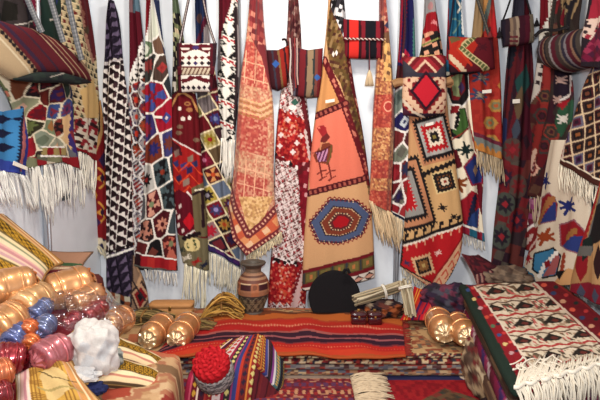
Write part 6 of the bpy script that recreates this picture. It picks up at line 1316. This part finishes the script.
# ------------------------------------------------------------------ striped saddle bag with the red rosette cap
def sb(p):
    p.fill((120, 40, 50)); x = 0
    bands = [(7, (170, 40, 74)), (3, (206, 90, 110)), (8, (120, 26, 44)), (3, (226, 200, 180)), (9, (96, 30, 50)), (3, (170, 60, 50)), (9, (150, 40, 44)), (12, (206, 186, 180)), (4, (150, 30, 70)), (9, (60, 54, 56)), (3, (150, 60, 110)), (7, (64, 70, 130)), (4, (186, 60, 40)), (9, (126, 40, 40)), (3, (206, 130, 60)), (10, (150, 44, 40))]
    for w_, c in bands:
        m = (p.X >= x) & (p.X < x+w_); p.set(m, c)
        if w_ >= 8: p.set(m & (np.abs(p.X-x-w_/2)/(w_*.42)+np.abs(((p.Y/7) % 1)-.5)/.4 < 1), [(206, 160, 60), (60, 40, 60), (190, 60, 50), (206, 190, 120), (110, 40, 80)][int(x) % 5])
        x += w_
def grid3(name, rows, n, m, paint, parent, th=.03, wav=.004):
    "rows of world points joined smoothly into a thick draped cloth"
    R_ = []
    for row in rows: R_.append(np.stack([np.interp(np.linspace(0, 1, n), np.linspace(0, 1, len(row)), [q[k] for q in row]) for k in range(3)], 1))
    R_ = np.array(R_); t_ = np.linspace(0, len(rows)-1, m); W = np.zeros((m, n, 3))
    for k in range(3):
        for j in range(n):
            pts = smooth_poly([(i, R_[i, j, k]) for i in range(len(rows))], 3); W[:, j, k] = np.interp(t_, [q[0] for q in pts], [q[1] for q in pts])
    u, v = np.meshgrid(np.linspace(0, 100, n), np.linspace(0, 100, m)); p = Pt(u, v, W); paint(p)
    N = np.cross(np.gradient(W, axis=1), np.gradient(W, axis=0)); N /= np.linalg.norm(N, axis=-1)[..., None]+1e-9
    if (N*(CAM-W)).sum() < 0: N = -N
    e = np.sqrt(np.clip(1-np.abs(u/50-1)**6, 0, 1))
    W = W+N*(.02*e+wav*np.sin(u*.16+v*.02))[..., None]
    return shell(name, W, N, th, p.C, WOOL, parent)
r = tag(empty('saddle_bag', at(230, 400, 2.6)), 'multicoloured striped woven saddle bag folded over the front of the middle stack', 'bag')
grid3('front_panel', [[at(226, 343, 2.95), at(262, 336, 2.95)], [at(208, 354, 2.80), at(259, 350, 2.82)], [at(190, 369, 2.66), at(256, 364, 2.68)], [at(184, 392, 2.6), at(252, 390, 2.62)], [at(180, 440, 2.56), at(246, 440, 2.58)]], 110, 90, sb, r)
def sb2(p):
    x = 0
    for w_, c in [(12, (150, 44, 40)), (6, (206, 130, 60)), (12, (130, 40, 44)), (8, (64, 70, 130)), (5, (150, 130, 150)), (14, (52, 50, 56)), (7, (140, 70, 140)), (5, (200, 190, 190)), (12, (84, 110, 110)), (6, (44, 40, 50)), (13, (60, 60, 66))]:
        m = (p.X >= x) & (p.X < x+w_); p.set(m, c)
        if w_ >= 12: p.set(m & (np.abs(p.X-x-w_/2)/(w_*.4)+np.abs(((p.Y/9) % 1)-.5)/.4 < 1), [(190, 150, 70), (90, 40, 50), (110, 110, 104)][int(x) % 3])
        x += w_
grid3('folded_corner', [[at(260, 336, 2.95), at(268, 343, 2.94), at(284, 368, 2.9)], [at(257, 350, 2.84), at(268, 362, 2.82), at(284, 386, 2.80)], [at(255, 364, 2.70), at(266, 380, 2.72), at(280, 396, 2.72)]], 80, 60, sb2, r)
def sb3(p): p.fill((100, 30, 40)); p.stripes(p.all, (0, 0), (1, .1), [(16, (104, 32, 42)), (6, (80, 26, 36)), (10, (120, 40, 44))])
grid3('side_panel', [[at(253, 366, 2.69), at(266, 380, 2.71), at(278, 396, 2.71)], [at(250, 400, 2.63), at(264, 402, 2.65), at(276, 404, 2.67)], [at(246, 440, 2.58), at(260, 440, 2.6), at(274, 440, 2.62)]], 50, 50, sb3, r)
# cap
cc = at(212, 366, 2.57); r = tag(empty('crochet_cap', cc), 'red crocheted rosette cap with a grey lace band on the striped saddle bag', 'cap')
ax = np.array([-.05, -.62, .78]); ax /= np.linalg.norm(ax); s1 = np.cross(ax, np.array([0, 0, 1.])); s1 /= np.linalg.norm(s1); s2 = np.cross(s1, ax)
if s2[2] < 0: s2 = -s2
def spin(name, prof, col, mat, wob=0, k=0, n=120, spk=None):
    pr = resample(prof, 30); tt = np.linspace(0, 2*PI, n, endpoint=False); rad = pr[:, 0][:, None]*(1+wob*np.sin(tt*k)[None])
    V = (cc+ax*pr[:, 1][:, None, None]+rad[..., None]*(np.cos(tt)[None, :, None]*s1+np.sin(tt)[None, :, None]*s2)).reshape(-1, 3); C = np.tile(np.array(col, float), (len(V), 1))
    if spk: h = hsh(np.floor(np.arange(len(V)) % n/3), np.floor(np.arange(len(V))//n/2), 2); C = np.where((h > .55)[:, None], np.array(spk, float), C)
    a = np.arange(29)[:, None]*n+np.arange(n)[None]; b = np.arange(29)[:, None]*n+((np.arange(n)+1) % n)[None]
    return build(name, V, np.stack([a, b, b+n, a+n], -1).reshape(-1, 4), C, mat, r)
spin('lace_band', [(.09, -.115), (.102, -.11), (.104, -.06), (.098, -.01), (.085, .0)], (176, 168, 164), LACE, .015, 30, 120, (110, 104, 106))
spin('crown', [(.092, -.012), (.096, .01), (.088, .035), (.06, .052), (.02, .05), (.002, .05)], (186, 22, 34), LACE, .02, 24)
for j, (R1, h) in enumerate([(.084, .036), (.068, .044), (.052, .048), (.035, .050), (.018, .050)]):
    tt = np.linspace(0, 2*PI, 120); w_ = np.sin(tt*(14-2*j)+j)
    pts = cc+(ax*(h+.008*w_)[:, None])+((R1+.006*np.cos(tt*(14-2*j)))[:, None])*(np.cos(tt)[:, None]*s1+np.sin(tt)[:, None]*s2)
    cord('rosette_ruffle', pts, .009, [(190, 24, 36), (204, 34, 44)][j % 2], r, LACE)
# ------------------------------------------------------------------ light
w = bpy.data.worlds.new('hall'); S.world = w; w.use_nodes = True
w.node_tree.nodes['Background'].inputs['Color'].default_value = (1, .98, .97, 1)
w.node_tree.nodes['Background'].inputs['Strength'].default_value = .42
def area(name, loc, target, size, power, col):
    l = bpy.data.lights.new(name, 'AREA'); l.energy = power; l.size = size; l.color = col; l.shape = 'DISK'
    o = bpy.data.objects.new(name, l); COL.objects.link(o); o.location = loc
    o.rotation_euler = (Vector(target)-Vector(loc)).to_track_quat('-Z', 'Y').to_euler(); return o
area('flash', (.12, -3.95, 1.72), (-.05, 0, 1.4), .16, 66, (.97, .98, 1))
area('spot_lamp', (.1, -1.45, 3.05), (-.1, -.3, .6), .3, 32, (1, .93, .82))
area('hall_lamp', (-1.0, -3.0, 3.3), (-.3, -.3, .8), .8, 44, (1, .9, .76))
S.view_settings.view_transform = 'Standard'; S.view_settings.look = 'None'; S.view_settings.gamma = 1
S.view_settings.use_curve_mapping = False; S.view_settings.exposure = 0
